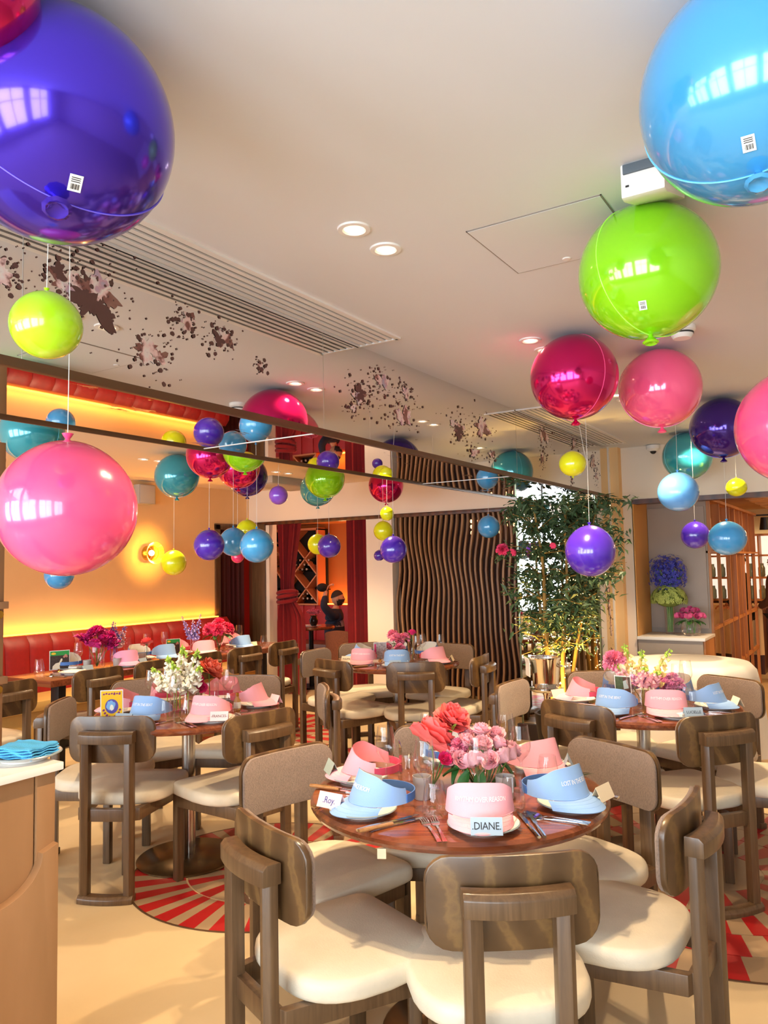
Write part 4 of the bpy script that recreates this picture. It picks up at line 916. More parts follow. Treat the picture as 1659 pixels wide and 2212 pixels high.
# ------------------------------------------------------------------ tableware prototypes
def proto_mesh(fn):
    m = MB(); fn(m); return m
PLATE_ME = MB().lathe([(0, .004), (.055, .004), (.058, .0), (.064, .0), (.066, .005), (.094, .013), (.100, .0165), (.0985, .0195), (.09, .016), (.064, .0085), (0, .0075)], 44).mesh('plate', CERAMIC)
RIM_ME = MB().lathe([(.0985, .0197), (.1008, .017), (.1004, .0158), (.0992, .0165)], 44).mesh('rim', CERRIM)
nk = MB()
for i, (w, d, z) in enumerate(((.062, .042, .0), (.060, .040, .007), (.061, .041, .014))): nk.box(-w, w, -d, d, z, z+.0065)
NAPKIN_ME = nk.mesh('napkin', LINEN, bevel=.002)
nf = MB(); nf.tube([(-.062, -.041, .0035), (-.066, -.041, .007), (-.066, -.041, .0105), (-.062, -.041, .014)], .0032, 6).tube([(-.062, .041, .0035), (-.062, -.041, .0035)], .0032, 6); NFOLD_ME = nf.mesh('folded_edge', LINEN)
fk = MB()
fk.grid(lambda u, v: ((.0035+.003*(1-v)**2)*(2*u-1), -.095+.125*v, .004+.002*sin(pi*v)), 3, 10, thick=.0022)
fk.grid(lambda u, v: ((.0035+.0085*min(1, v*1.6))*(2*u-1), .03+.035*v, .004-.003*sin(pi*v)), 3, 6, thick=.0018)
for k in range(4): fk.box(-.0116+k*.0064, -.0080+k*.0064, .064, .102, .0036, .0053)
FORK_ME = fk.mesh('fork', SILVER)
kn = MB(); kn.tube([(0, -.105, .005), (0, -.06, .006), (0, .0, .005)], [.0055, .0058, .0042], 8, squash=(1, .7))
KHAND_ME = kn.mesh('handle', SILVER)
kb = MB(); kb.prism([(-.004, .0), (.006, .0), (.0085, .03), (.008, .08), (.002, .112), (-.004, .10)], .004, .0056); KBLADE_ME = kb.mesh('blade', SILVER, smooth=False)
kw = MB(); kw.tube([(0, -.11, .008), (0, -.09, .0085), (0, .0, .0075)], [.0075, .0085, .0065], 8, squash=(1, .75)); KWOOD_ME = kw.mesh('wooden_handle', wood('knife_wood', '7a5230', 'ac7c4c', scale=20))
def cutlery(kind, x, y, rz, label, z=.7505):
    if kind == 'fork':
        o = link('fork', FORK_ME, None, (x, y, z), (0, 0, rz)); return tag(o, label, 'fork', 'forks laid on the tables')
    t = thing('steak_knife' if kind == 'wood' else 'table_knife', label, 'knife', (x, y, z), rz, 'knives laid on the tables')
    link('handle', KWOOD_ME if kind == 'wood' else KHAND_ME, t); link('blade', KBLADE_ME, t); return t
# sun visor: banded front leaning back, tapering round to a strap, curved brim; +Y is forward
def visor_band(th):
    w, d = .097, .098
    return w*sin(th), d*cos(th)
def vh(th):
    q = min(1, max(0, (abs(th)-radians(38))/radians(85))); return .076+.010*max(0, cos(th*1.5))-.036*q*q*(3-2*q)
def make_visor(outer, inner, strap, body=None):
    t = thing('sun_visor', 'visor', 'visor')
    def band(u, v, off=0.0):
        th = radians(-118+236*u); x, y = visor_band(th); h = vh(th)
        lean = .42*max(0, cos(th)); s = 1-.07*v-off
        return (x*s, y*s - lean*h*v, .012+h*v + .004*abs(sin(th)))
    MB().grid(lambda u, v: band(1-u, v), 48, 8).build('band', outer, t, angle=80)
    MB().grid(lambda u, v: band(u, v, .02), 48, 8).build('lining', inner, t, angle=80)
    def st(u, v, o):
        th = radians(112+136*u); x, y = visor_band(th); return (x*(.985-o), y*(.985-o)-.004, .017+.024*v)
    MB().grid(lambda u, v: st(u, v, 0), 16, 3, thick=.003).build('strap', strap, t, angle=80)
    def brim(u, v):
        th = radians(-66+132*u); x, y = visor_band(th); L = .062*max(0, cos(th*1.3))**.5
        return (x*(1+.02*v), y+L*v, .014 - .022*v*v*max(.15, cos(th)) - .016*abs(2*u-1)**2*v)
    MB().grid(brim, 30, 8, thick=.0035).build('brim', outer, t, angle=70)
    q = MB()
    for f in (.25, .5, .75): q.tube([tuple(Vector(brim(i/24, f))+Vector((0, 0, .0001))) for i in range(1, 24)], .0004, 4)
    q.tube([tuple(Vector(band(1-i/40, .03))*1.002) for i in range(9, 32)], .0012, 4); q.build('stitching', outer, t)
    t['_x'] = 1
    return t
VIS = {}
def visor(kind, x, y, z, face, label, text=None, tilt=0, roll=0):
    spec = {'pink': (PINK, PINKIN, HOTSTRAP), 'blue': (BLUE, BLUEIN, NAVY), 'lilac': (LILAC, PINKIN, HOTSTRAP)}[kind]
    if kind not in VIS: VIS[kind] = make_visor(*spec); t = VIS[kind]; del t['_x']
    else: t = dup_plain(VIS[kind])
    t['label'] = label; t['group'] = 'sun visors laid on the plates'; t.location = (x, y, z); t.rotation_euler = (radians(tilt), radians(roll), radians(face-90))
    if text:
        def on(px, py):
            th = px/.097; xx, yy = visor_band(th); v = (.042+py)/.078; h = vh(th); lean = .42*cos(th); s = 1.012-.07*v
            return (xx*s, yy*s-lean*h*v+.001, .012+h*v+.004*abs(sin(th)))
        lettering(text, .0155, PRINT, lambda a, b: on(-a, b), t, shear=.12, spacing=.92)
    return t
def dup_plain(root):
    r = root.copy(); COL.objects.link(r)
    for ch in root.children:
        if ch.name.startswith('lettering'): continue
        c = ch.copy(); COL.objects.link(c); c.parent = r
    return r
CARDM = {'pink': CARDPINK, 'blue': CARDBLUE, 'cream': CARDCREAM, 'green': CARDGREEN}
def place_card(x, y, z, face, color, label, text=None, w=.084, h=.041):
    t = thing('place_card', label, 'card', (x, y, z), radians(face-90), 'tented place cards')
    m = MB(); q = .019
    for s in (-1, 1): m.add([(-w/2, s*q, 0), (w/2, s*q, 0), (w/2, 0, h), (-w/2, 0, h), (-w/2, s*(q-.0012), 0), (w/2, s*(q-.0012), 0), (w/2, 0, h-.0016), (-w/2, 0, h-.0016)], [(0, 1, 2, 3), (4, 7, 6, 5), (0, 4, 5, 1), (1, 5, 6, 2), (0, 3, 7, 4)])
    m.build('folded_card', CARDM[color], t, smooth=False)
    if text: lettering(text, .024 if len(text) < 8 else .0165, INKBLACK if len(text) > 5 else INK, lambda a, b: (-a, q*(1-(b+h*.5)/h)+.0006, b+h*.5), t, spacing=.95)
    return t
WINE_ME = MB().lathe([(.033, .0), (.031, .003), (.008, .006), (.0035, .012), (.0032, .085), (.008, .094), (.022, .108), (.031, .125), (.033, .14), (.030, .17), (.0255, .205)], 28).mesh('wine_glass', GLASS)
TUMB_ME = MB().lathe([(0, .003), (.028, .002), (.037, .010), (.038, .022), (.033, .06), (.0265, .098), (.026, .1)], 28).mesh('water_glass', GLASS)
def wine(x, y, label, s=1.0): return tag(link('wine_glass', WINE_ME, None, (x, y, .7505), None, s), label, 'glass', 'stemmed wine glasses')
def tumbler(x, y, label, s=1.0): return tag(link('water_glass', TUMB_ME, None, (x, y, .7505), None, s), label, 'glass', 'tapered water glasses')
CANDLE_ME = MB().lathe([(0, .002), (.024, .0), (.026, .004), (.03, .07), (.028, .07), (.0245, .008), (0, .008)], 24).mesh('candle_glass', FROST)
def candle(x, y, label): return tag(link('candle_glass', CANDLE_ME, None, (x, y, .7505)), label, 'candle holder', 'frosted candle glasses')
def setting(tb, ang, r, kind, vface, vlabel, where, text=None, card=None, cut=2, plate_s=1.0, tilt=0, roll=0, voff=(0, 0)):
    """One place setting at an angle (degrees) round a table; where = words that place it."""
    cx, cy = TB[tb] if isinstance(tb, str) else tb
    a = radians(ang); x, y = cx+r*cos(a), cy+r*sin(a); z = .7505
    p = tag(link('plate', PLATE_ME, None, (x, y, z), None, plate_s), 'white grey-rimmed plate %s' % where, 'plate', 'dinner plates'); link('rim', RIM_ME, p)
    n = tag(link('napkin', NAPKIN_ME, None, (x+.012*cos(a), y+.012*sin(a), z+.0085), (0, 0, a+.35)), 'folded white napkin on the plate %s' % where, 'napkin', 'folded napkins'); link('folded_edge', NFOLD_ME, n)
    if kind:
        visor(kind, x-.045*cos(a)+voff[0], y-.045*sin(a)+voff[1], z+.024, vface, vlabel, text, tilt, roll)
    tx, ty = -sin(a), cos(a)
    for k in range(cut):
        cutlery('fork', x-tx*(.125+.022*k), y-ty*(.125+.022*k), a+pi/2+.08*k, '%s fork left of the plate %s' % (('inner', 'outer')[k], where))
    for k in range(cut):
        cutlery('wood' if k == 1 and ang < -100 else 'knife', x+tx*(.125+.022*k), y+ty*(.125+.022*k), a+pi/2-.06*k, '%s knife right of the plate %s' % (('inner', 'outer')[k], where))
    if card:
        c, lb, tx_, off, lift = card[:5]; ca = a+radians(off)
        place_card(x+.094*cos(ca), y+.094*sin(ca), z+lift, card[5] if len(card) > 5 else ang, c, lb, tx_)

# ------------------------------------------------------------------ flowers
def petal(m, R, tilt, az, w, L, cup, z0=0, curl=.3, ruf=0, seed=0):
    """One cupped petal rooted near the centre."""
    rnd = random.Random(seed)
    ph = rnd.random()*6
    def fn(u, v):
        s = 2*u-1; ww = w*sin(pi*min(1, .12+.88*v)**.8*.72)
        x = s*ww; rad = .10*L+L*v*cos(tilt)*(1-.1*curl*v) ; zz = z0+L*v*sin(tilt) - curl*L*v**3*.5 + cup*(s*s)*w
        rr = rad - cup*w*s*s*.6 + ruf*sin(s*5+ph)*v*v*L*.15; zz += ruf*cos(s*6+ph)*v*v*L*.15
        return (rr*cos(az)-x*sin(az), rr*sin(az)+x*cos(az), zz)
    m.grid(fn, 4, 4)
def flower_mesh(name, m, R, kind='rose', seed=1):
    b = MB(); rnd = random.Random(seed)
    if kind == 'rose':
        for ring, (n, tl, L, w) in enumerate(((3, 86, .62, .22), (4, 80, .72, .34), (5, 72, .82, .44), (6, 60, .92, .52), (7, 42, 1.0, .58))):
            for k in range(n): petal(b, R, radians(tl), 2*pi*k/n+ring*.7+rnd.random()*.2, R*w, R*L, .35, -R*.12*ring+.1*R, .35, .1, rnd.random())
    elif kind == 'peony':
        for ring, (n, tl, L, w) in enumerate(((6, 78, .75, .55), (7, 62, .95, .68), (7, 40, 1.05, .75), (8, 14, 1.08, .75))):
            for k in range(n): petal(b, R, radians(tl+rnd.uniform(-8, 8)), 2*pi*k/n+ring*.5+rnd.random()*.3, R*w, R*L, .3, -R*.1*ring, .25, .35, rnd.random())
    elif kind == 'ruffle':
        for ring in range(6):
            n = 6+ring
            for k in range(n): petal(b, R, radians(82-15*ring+rnd.uniform(-10, 10)), 2*pi*k/n+rnd.random(), R*.3, R*(.7+.07*ring), .3, R*(.1-.06*ring), .3, .9, rnd.random())
    return b.mesh(name, m, angle=80)
F_PINK = flower_mesh('rose', mat('rose_pink', 'f6b8c0', rough=.6, var=.12, vscale=18, sss=.1), .042)
F_HOT = flower_mesh('rose', mat('rose_hot', 'ec2f72', rough=.6, var=.15, vscale=18), .036, 'rose', 3)
F_CORAL = flower_mesh('peony', mat('peony_coral', 'ff6f6a', rough=.6, var=.2, vscale=14), .068, 'peony', 4)
F_CORALO = flower_mesh('peony', mat('peony_orange', 'ff7d5e', rough=.6, var=.25, vscale=14), .062, 'peony', 9)
F_MAG = flower_mesh('peony', mat('peony_magenta', 'd92a86', rough=.6, var=.25, vscale=14), .058, 'ruffle', 5)
F_ROSY = flower_mesh('peony', mat('peony_rosy', 'f2406c', rough=.6, var=.25, vscale=14), .07, 'ruffle', 6)
F_PALE = flower_mesh('peony', mat('peony_pale', 'f58aa6', rough=.6, var=.2, vscale=14), .055, 'ruffle', 8)
F_LILAC = flower_mesh('carnation', mat('carnation_lilac', 'f0a0c8', rough=.6, var=.2, vscale=20), .034, 'ruffle', 10)
LEAF_ME = MB().grid(lambda u, v: ((2*u-1)*.022*sin(pi*min(1, v*.92+.04)), v*.085, .006*sin(pi*v)-.01*v*v+.008*abs(2*u-1)), 4, 6).mesh('leaf', LEAF, angle=80)
LEAFL_ME = MB().grid(lambda u, v: ((2*u-1)*.012*sin(pi*min(1, v*.92+.04)), v*.06, .006*sin(pi*v)+.004*abs(2*u-1)), 2, 5).mesh('leaf', LEAFL, angle=80)
CENTRE_ME = MB().sphere((0, 0, 0), .018, 12, 8, (1, 1, .6)).mesh('stamens', mat('stamens', 'f2a52a', rough=.8, bump=1, bscale=300))
def stem(parent, a, b, r=.0025): MB().tube([a, ((a[0]+b[0])/2+.004, (a[1]+b[1])/2, (a[2]+b[2])/2), b], r, 5, caps=False).build('stem', STEM, parent)
def bloom(parent, me, x, y, z, lean=(0, 0), s=1.0, name='rose', centre=False):
    o = link(name, me, parent, (x, y, z), (lean[0], lean[1], random.random()*6), s)
    if centre: link('stamens', CENTRE_ME, o, (0, 0, .012), None, 1.3)
    return o
def leafat(parent, x, y, z, az, pitch=0, s=1.0, me=None): return link('leaf', me or LEAF_ME, parent, (x, y, z), (pitch, 0, az), s)
FLORET = {}
def spike(parent, x, y, z0, z1, r, m, lean=(0, 0), tip=None, n=34, seed=0, fl=.013):
    """Upright flower spike with bell florets round a stem."""
    rnd = random.Random(seed); b = MB(); g = MB()
    g.tube([(x, y, z0-.12), (x, y, z0), (x+lean[0], y+lean[1], z1)], .0024, 5)
    for k in range(n):
        q = k/n; a = k*2.4; rr = r*(1-.75*q); px, py, pz = x+lean[0]*q+rr*cos(a), y+lean[1]*q+rr*sin(a), z0+(z1-z0)*q
        s = fl*(1.15-.75*q)
        (b if q < .78 or not tip else g).lathe([(s*.15, 0), (s*.5, -s*.5), (s*.55, -s*1.1), (s*.9, -s*1.5), (s*.5, -s*1.35), (0, -s*.9)], 6, M=Matrix.Translation((px, py, pz)) @ Euler((rnd.uniform(-.4, .4)-sin(a)*.7*-1, cos(a)*-.7, a)).to_matrix().to_4x4())
    b.build('blossoms', m, parent); g.build('flower_stem', tip or STEM, parent)
SNAPW = mat('snapdragon_white', 'f4ecd6', rough=.6); SNAPT = mat('snapdragon_green', 'a8c845', rough=.6); SNAPY = mat('snapdragon_yellow', 'f5d585', rough=.6); SNAPP = mat('snapdragon_pink', 'f7b4b8', rough=.6)
DELPH = mat('delphinium', '9a86c8', rough=.6); THIST = mat('thistle_violet', '6a5aa0', rough=.8); 
def vase(parent, prof, m=GLASS, seg=28): MB().lathe(prof, seg).build('vase', m, parent)
BOWLV = [(0, .004), (.04, .002), (.062, .02), (.072, .048), (.066, .078), (.052, .098), (.05, .105)]
TALLV = [(0, .004), (.045, .002), (.05, .01), (.05, .13), (.048, .14)]
SLIMV = [(0, .004), (.022, .002), (.025, .01), (.022, .07), (.012, .10), (.014, .115)]

# front table
t = thing('rose_bouquet', 'dome of pale pink roses in a round glass vase on the front table', 'flowers', (-1.098, 2.30, .7505))
vase(t, BOWLV)
rib = MB()
for k in range(5): rib.lathe([(.05+.02*sin(.5+k*.5), .02+k*.014), (.052+.02*sin(.5+k*.5), .024+k*.014), (.05+.02*sin(.5+k*.5), .028+k*.014)], 40)
rib.build('glass_ribs', GLASS, t)
rr_ = random.Random(2)
for k in range(19):
    ring = 0 if k == 0 else (1 if k < 7 else 2); a = 2*pi*(k-1)/6 if ring == 1 else 2*pi*(k-7)/12+.2
    rad, zz, tl = ((0, .178, 0), (.058, .160, .5), (.098, .115, 1.0))[ring]
    x, y = rad*cos(a), rad*sin(a); bloom(t, F_PINK, x, y, zz+rr_.uniform(-.008, .008), (-tl*sin(a), tl*cos(a)), rr_.uniform(.88, 1.05))
    stem(t, (x*.25, y*.25, .01), (x*.8, y*.8, zz-.02))
for a, z, s in ((-130, .10, 1.0), (-105, .075, 1.05), (-160, .12, .9), (-70, .08, .9), (20, .09, 1), (150, .10, 1)): leafat(t, .06*cos(radians(a)), .06*sin(radians(a)), z, radians(a-90), radians(-55), s)
t = thing('peony_vase', 'coral peony with hot pink buds in a small glass vase, front table', 'flowers', (-1.245, 2.235, .7505))
vase(t, SLIMV); bloom(t, F_CORAL, 0.0, .0, .165, (.75, .35), 1.0, 'peony', True); bloom(t, F_CORAL, .045, .06, .215, (-.2, .5), .85, 'peony'); stem(t, (0, 0, .01), (0, 0, .16)); stem(t, (0, 0, .01), (.04, .05, .2))
bloom(t, F_HOT, .062, -.028, .11, (.7, .6), .8); stem(t, (0, 0, .01), (.06, -.03, .1)); leafat(t, .06, .01, .17, -.6, .9, .9, LEAFL_ME); leafat(t, .05, -.02, .05, -1.2, .5, .8); bloom(t, F_PALE, .085, .02, .145, (.3, .5), .55, 'peony')
setting('front', -52, .37, 'pink', -62, 'pink visor behind the blue-grey card nearest the camera, front table', 'nearest the camera on the front table', 'RHYTHM OVER REASON', ('blue', 'blue-grey place card standing nearest the camera on the front table', '.DIANE.', -8, .019, -62), tilt=2)
setting('front', -112, .37, 'blue', -122, 'blue visor with brim to the left, front table, near the wooden station', 'at the front left of the front table', "IT'S DANCE ROOM", ('pink', 'pale pink place card at the front left of the front table', '.Roy.', -38, .019, -92), tilt=0, voff=(.02, .0))
setting('front', 1, .375, 'blue', -18, 'blue visor with brim to the right on the front table, beside the taupe chair back', 'at the right of the front table', 'LOST IN THE BEAT', ('cream', 'cream tented card on the plate at the right of the front table', None, 30, .022, -10), tilt=0)
setting('front', -171, .355, 'pink', 197, 'pink visor with brim to the left behind a wine glass, front table', 'at the back left of the front table', None, ('green', 'grey-green tented card at the back left of the front table', None, 14, .022, 230), tilt=0)
setting('front', 66, .385, 'pink', -25, 'pink visor with deep pink strap behind the roses, at the right of the front table', 'at the back right of the front table', None, ('blue', 'blue-grey tented card at the back right of the front table', None, -70, .022, 20), tilt=0)
setting('front', 122, .37, 'blue', 125, 'blue visor hidden behind the flowers of the front table', 'at the far side of the front table', None, None)
for x, y, lb in ((-1.375, 2.157, 'wine glass in front of the pink visor at the back left, front table'), (-1.166, 2.045, 'wine glass in front of the coral peony, front table'), (-1.045, 2.16, 'wine glass in front of the pink roses, front table'), (-.993, 2.37, 'wine glass right of the roses, front table'), (-1.11, 2.52, 'wine glass rim showing above the roses, front table'), (-1.36, 2.42, 'wine glass rim showing above the coral peony, front table')): wine(x, y, lb)
for x, y, lb in ((-1.109, 2.0, 'water glass left of the pink visor nearest the camera'), (-.938, 2.166, 'water glass between the pink and blue visors at the right of the front table'), (-1.341, 2.249, 'water glass behind the clear acrylic sheet, front table'), (-.93, 2.44, 'water glass before the pink visor at the back right of the front table')): tumbler(x, y, lb)
candle(-1.228, 2.134, 'frosted candle glass below the coral peony, front table'); candle(-1.0, 2.255, 'frosted candle glass right of the rose vase, front table')
o = tag(MB().box(-.05, .05, -.0012, .0012, 0, .15).build('acrylic_sheet', ACRYL, None, smooth=False), 'clear acrylic card holder on the front table, left of the coral peony', 'card holder'); o.location = (-1.33, 2.175, .7505); o.rotation_euler = (0, 0, 2.2)

# left table
t = thing('flower_vase', 'white and green snapdragons in a clear vase on the left table', 'flowers', (-3.07, 2.84, .7505)); vase(t, TALLV)
for k, (x, y, h, lx, ly) in enumerate(((0, 0, .34, .01, .01), (.04, .02, .32, .05, .02), (-.04, .0, .28, -.06, .01), (.02, -.04, .26, .03, -.05), (-.03, .03, .31, -.03, .05), (.06, .0, .24, .09, 0), (-.07, -.02, .22, -.09, -.02))): spike(t, x, y, .13, h, .034, SNAPW, (lx, ly), SNAPT, 36, k, .021)
for k in range(6): leafat(t, .03*cos(k), .03*sin(k), .12, k, .5, .8, LEAFL_ME)
t = thing('peony_vase', 'coral orange peony with pink roses in a vase on the left table', 'flowers', (-2.975, 2.955, .7505)); vase(t, TALLV)
bloom(t, F_CORALO, .01, 0, .20, (.6, .2), 1.05, 'peony', True); bloom(t, F_HOT, -.03, -.05, .15, (.8, -.2), 1.1); bloom(t, F_HOT, .01, -.06, .115, (1, .2), 1.0); bloom(t, F_PALE, -.07, -.03, .15, (.6, -.5), .7, 'peony'); stem(t, (0, 0, .01), (0, 0, .18)); leafat(t, -.03, -.04, .1, 3.5, .2, .7)
setting('left', -86, .34, 'blue', -78, 'blue visor behind the blue-grey card, right of the yellow poster card', 'at the front of the left table', 'LOST IN THE BEAT', ('blue', 'blue-grey place card right of the yellow poster card', '-ALAN-', 0, .018, -68), tilt=2, cut=1, voff=(.01, .02))
setting('left', -24, .36, 'pink', -78, 'pink visor behind the pink place card at the front right of the left table', 'at the front right of the left table', 'RHYTHM OVER REASON', ('pink', 'pink place card at the front right of the left table', '-FRANCES-', -6, .018, -55), tilt=0, cut=2)
setting('left', 45, .36, 'pink', 22, 'pink visor with brim to the right, on the far right plate of the left table', 'at the far right of the left table', None, ('pink', 'small pink tented card at the end of the brim, far right of the left table', None, -20, .018, 70), tilt=0, cut=2)
setting('left', -142, .36, 'pink', 215, 'pink visor half hidden behind the yellow poster card', 'behind the yellow poster card', None, None, tilt=0, cut=1)
setting('left', 158, .34, 'pink', 160, 'pink visor seen from its hot pink strap, below the white snapdragons', 'at the far left of the left table', None, None, cut=1)
setting('left', 100, .36, 'pink', 100, 'pink visor hidden behind the coral peony of the left table', 'at the far side of the left table', None, None, cut=1)
for x, y, lb in ((-3.24, 2.80, 'wine glass left of the white snapdragons, left table'), (-2.95, 2.70, 'wine glass in front of the white snapdragons, left table'), (-2.87, 2.99, 'wine glass in front of the coral orange peony, left table'), (-3.26, 2.93, 'second wine glass left of the snapdragons, left table'), (-3.02, 3.11, 'wine glass rim beyond the snapdragons, left table')): wine(x, y, lb)
for x, y, lb in ((-2.85, 2.69, 'water glass in the middle of the left table front, below the wine glass'), (-2.93, 2.62, 'low water glass beside the blue visor of the left table'), (-2.80, 2.93, 'water glass behind the pink visor, left table')): tumbler(x, y, lb)
t = thing('mini_bottle', 'tiny bottle with a white label before the right hand pink visors, left table', 'bottle', (-2.80, 2.92+.06, .7505)); MB().lathe([(0, 0), (.017, .001), (.018, .05), (.010, .062), (.008, .075)], 16).build('body', mat('amber_bottle', 'd9a25a', rough=.2, trans=.3), t); MB().lathe([(.0182, .012), (.0185, .014), (.0185, .042), (.0182, .044)], 16).build('paper_label', WHITE, t); MB().lathe([(.0095, .072), (.0095, .09), (0, .09)], 12).build('cap', BRASS, t)
def picture_card(x, y, z, face, w, h, label, kind, lean=0):
    t = thing('picture_card', label, 'card', (x, y, z), radians(face-90), 'picture cards on brass stands')
    M = Euler((radians(lean), 0, 0)).to_matrix().to_4x4()
    MB().box(-w/2, w/2, -.0015, .0015, .012, .012+h, M).build('board', WHITE, t, smooth=False)
    s = MB(); s.lathe([(0, 0), (.018, 0), (.018, .003), (.005, .005), (.005, .012), (.008, .016), (0, .018)], 14); s.box(-.012, .012, -.004, .004, .01, .016); s.build('brass_stand', BRASS, t)
    def flat(poly, m, d=.0022, nm='print'): MB().add([tuple(M @ Vector((px, d, pz+.012))) for px, pz in poly], [tuple(range(len(poly)))]).build(nm, m, t, smooth=False)
    def ell(cx, cz, rx, rz, n=24, wob=0): return [(cx+(rx*(1+wob*sin(5*k))) *cos(2*pi*k/n), cz+rz*(1+wob*cos(4*k))*sin(2*pi*k/n)) for k in range(n)]
    e = .004
    if kind == 'yellow':
        flat([(-w/2+e, e), (w/2-e, e), (w/2-e, h-e), (-w/2+e, h-e)], mat('poster_yellow', 'f7c21a', rough=.6))
        flat(ell(0, h*.46, w*.29, h*.24), mat('poster_violet', '5a4a9c', rough=.6), .0026); flat(ell(.004, h*.49, w*.2, h*.16, 20, .12), mat('poster_blue', '7fb0e0', rough=.6), .003); flat(ell(.0, h*.42, w*.09, h*.10, 14, .1), mat('poster_pale', 'e8e6d8', rough=.6), .0034)
        for k in range(9):
            a = radians(200+140*k/8); flat(ell(w*.38*cos(a), h*.46+h*.36*sin(a), w*.055, h*.04, 9, .2), mat('poster_plum', '8a2f6a', rough=.6), .0026)
        # swirling plum title marks, generic
        for k in range(7): flat(ell((k-3)*w*.115, h*.875+.002*sin(k*3), w*.045, h*(.05 if k in (0, 2) else .03), 9, .25), mat('poster_plum'), .0026)
    elif kind == 'green':
        flat([(-w/2+e, e), (w/2-e, e), (w/2-e, h-e), (-w/2+e, h-e)], mat('photo_dark', '43342f', rough=.6, var=.5, vscale=60))
        flat([(-w/2+e, h*.74), (w/2-e, h*.74), (w/2-e, h-e), (-w/2+e, h-e)], mat('cover_green', '2f9a48', rough=.6), .0026); flat(ell(w*.30, h*.85, w*.12, h*.06, 14, .1), mat('cover_yellow', 'f2c53a', rough=.6), .003)
        flat([(.36*w, .04*h), (-.02*w, .04*h), (.0, .22*h), (-.14*w, .5*h), (-.12*w, .58*h), (-.06*w, .56*h), (.02*w, .38*h), (.2*w, .34*h), (.34*w, .2*h)], mat('pale_shape', 'e8dfc4', rough=.6), .003)
        for q, r in ((-.3, .03), (-.22, .022), (-.34, .024)): flat(ell(q*w, h*.5+r, r*w*2.4, r*h*2.6, 10), mat('photo_skin', 'c98a78', rough=.6), .003)
    elif kind == 'photo':
        flat([(-w/2+e, e), (w/2-e, e), (w/2-e, h-e), (-w/2+e, h-e)], mat('photo_brown', '5a3a2c', rough=.6, var=.45, vscale=40))
        flat([(w/2-e, h*.45), (w*.1, h*.45), (-.05*w, h*.62), (.0, h-e), (w/2-e, h-e)], mat('photo_green', '4a5a3a', rough=.6, var=.4, vscale=50), .0026); flat([(-.05*w, h*.5), (-.35*w, h*.55), (-.3*w, h*.88), (-.02*w, h*.8)], mat('photo_sky', 'aab8b6', rough=.6), .003)
    elif kind == 'collage':
        flat([(-w/2+e, e), (w/2-e, e), (w/2-e, h-e), (-w/2+e, h-e)], mat('collage_grey', 'bfb4b0', rough=.6, var=.5, vscale=70)); flat([(w/2-e, .1*h), (w*.3, .1*h), (w*.3, .9*h), (w/2-e, .9*h)], mat('collage_pink', 'd8417a', rough=.6), .003)
    return t
picture_card(-3.135, 2.47, .7505, -48, .105, .145, 'yellow poster card with a violet round motif on the left table', 'yellow', -4)

# middle table
t = thing('flower_vase', 'pink peonies low in a glass on the middle table', 'flowers', (-3.16, 5.13, .7505)); vase(t, BOWLV)
for x, y, z, s in ((-.06, .05, .19, .8), (.02, .0, .16, 1.0), (-.05, -.04, .10, .7), (.06, -.04, .10, .75), (.05, .06, .17, .8)): bloom(t, F_PALE, x, y, z, (.5, .1), s, 'peony'); stem(t, (0, 0, .01), (x*.8, y*.8, z-.02))
for k in range(4): leafat(t, .04*cos(k*1.6), .04*sin(k*1.6), .10, k*1.6, .3, .7)
t = thing('rose_vase', 'single hot pink rose in a slim glass on the middle table', 'flowers', (-2.99, 5.10, .7505)); vase(t, SLIMV); bloom(t, F_HOT, 0, 0, .21, (.35, 0), 1.15); stem(t, (0, 0, .01), (0, 0, .2)); leafat(t, 0, 0, .15, 2.4, .4, .7)
setting('middle', -60, .34, 'blue', -58, 'blue visor facing us at the front of the middle table', 'at the front of the middle table', 'LOST IN THE BEAT', ('blue', 'blue-grey card leaning on the blue visor of the middle table', 'LESLIE', 0, .018, -58), cut=1, voff=(0, .02))
setting('middle', -118, .33, 'pink', -75, 'pink visor facing us at the front left of the middle table', 'at the front left of the middle table', 'RHYTHM OVER REASON', ('cream', 'cream place card left of the pink visor on the middle table', 'PHILIPPA', -55, .018, -78), cut=2)
setting('middle', 176, .36, 'blue', 200, 'blue visor with brim to the left at the far left of the middle table', 'at the left end of the middle table', None, None, tilt=0, cut=1)
setting('middle', 5, .35, 'pink', -20, 'pink visor with brim to the right on the middle table, before the slats', 'at the right of the middle table', None, ('cream', 'small cream card at the right end of the middle table', None, 10, .018, 20), tilt=0, cut=2)
setting('middle', 66, .34, 'blue', 70, 'white lined visor with blue strap behind the single rose, middle table', 'at the far right of the middle table', None, None, cut=0)
setting('middle', 122, .36, 'blue', 120, 'visor hidden behind the peonies of the middle table', 'at the far left of the middle table', None, None, cut=0)
picture_card(-3.22, 5.0, .7505, -45, .10, .13, 'clear framed collage card on the middle table, left of the peonies', 'collage')
for x, y, lb in ((-2.98, 5.23, 'wine glass behind the single rose, middle table'), (-2.83, 5.25, 'wine glass right of the single rose, middle table'), (-3.1, 5.3, 'wine glass behind the peonies, middle table'), (-2.93, 5.06, 'wine glass in front of the single rose, middle table')): wine(x, y, lb, .95)
for x, y, lb in ((-2.97, 4.98, 'water glass behind the blue visor, middle table'), (-3.12, 4.93, 'water glass between the pink and blue visors, middle table')): tumbler(x, y, lb, .9)

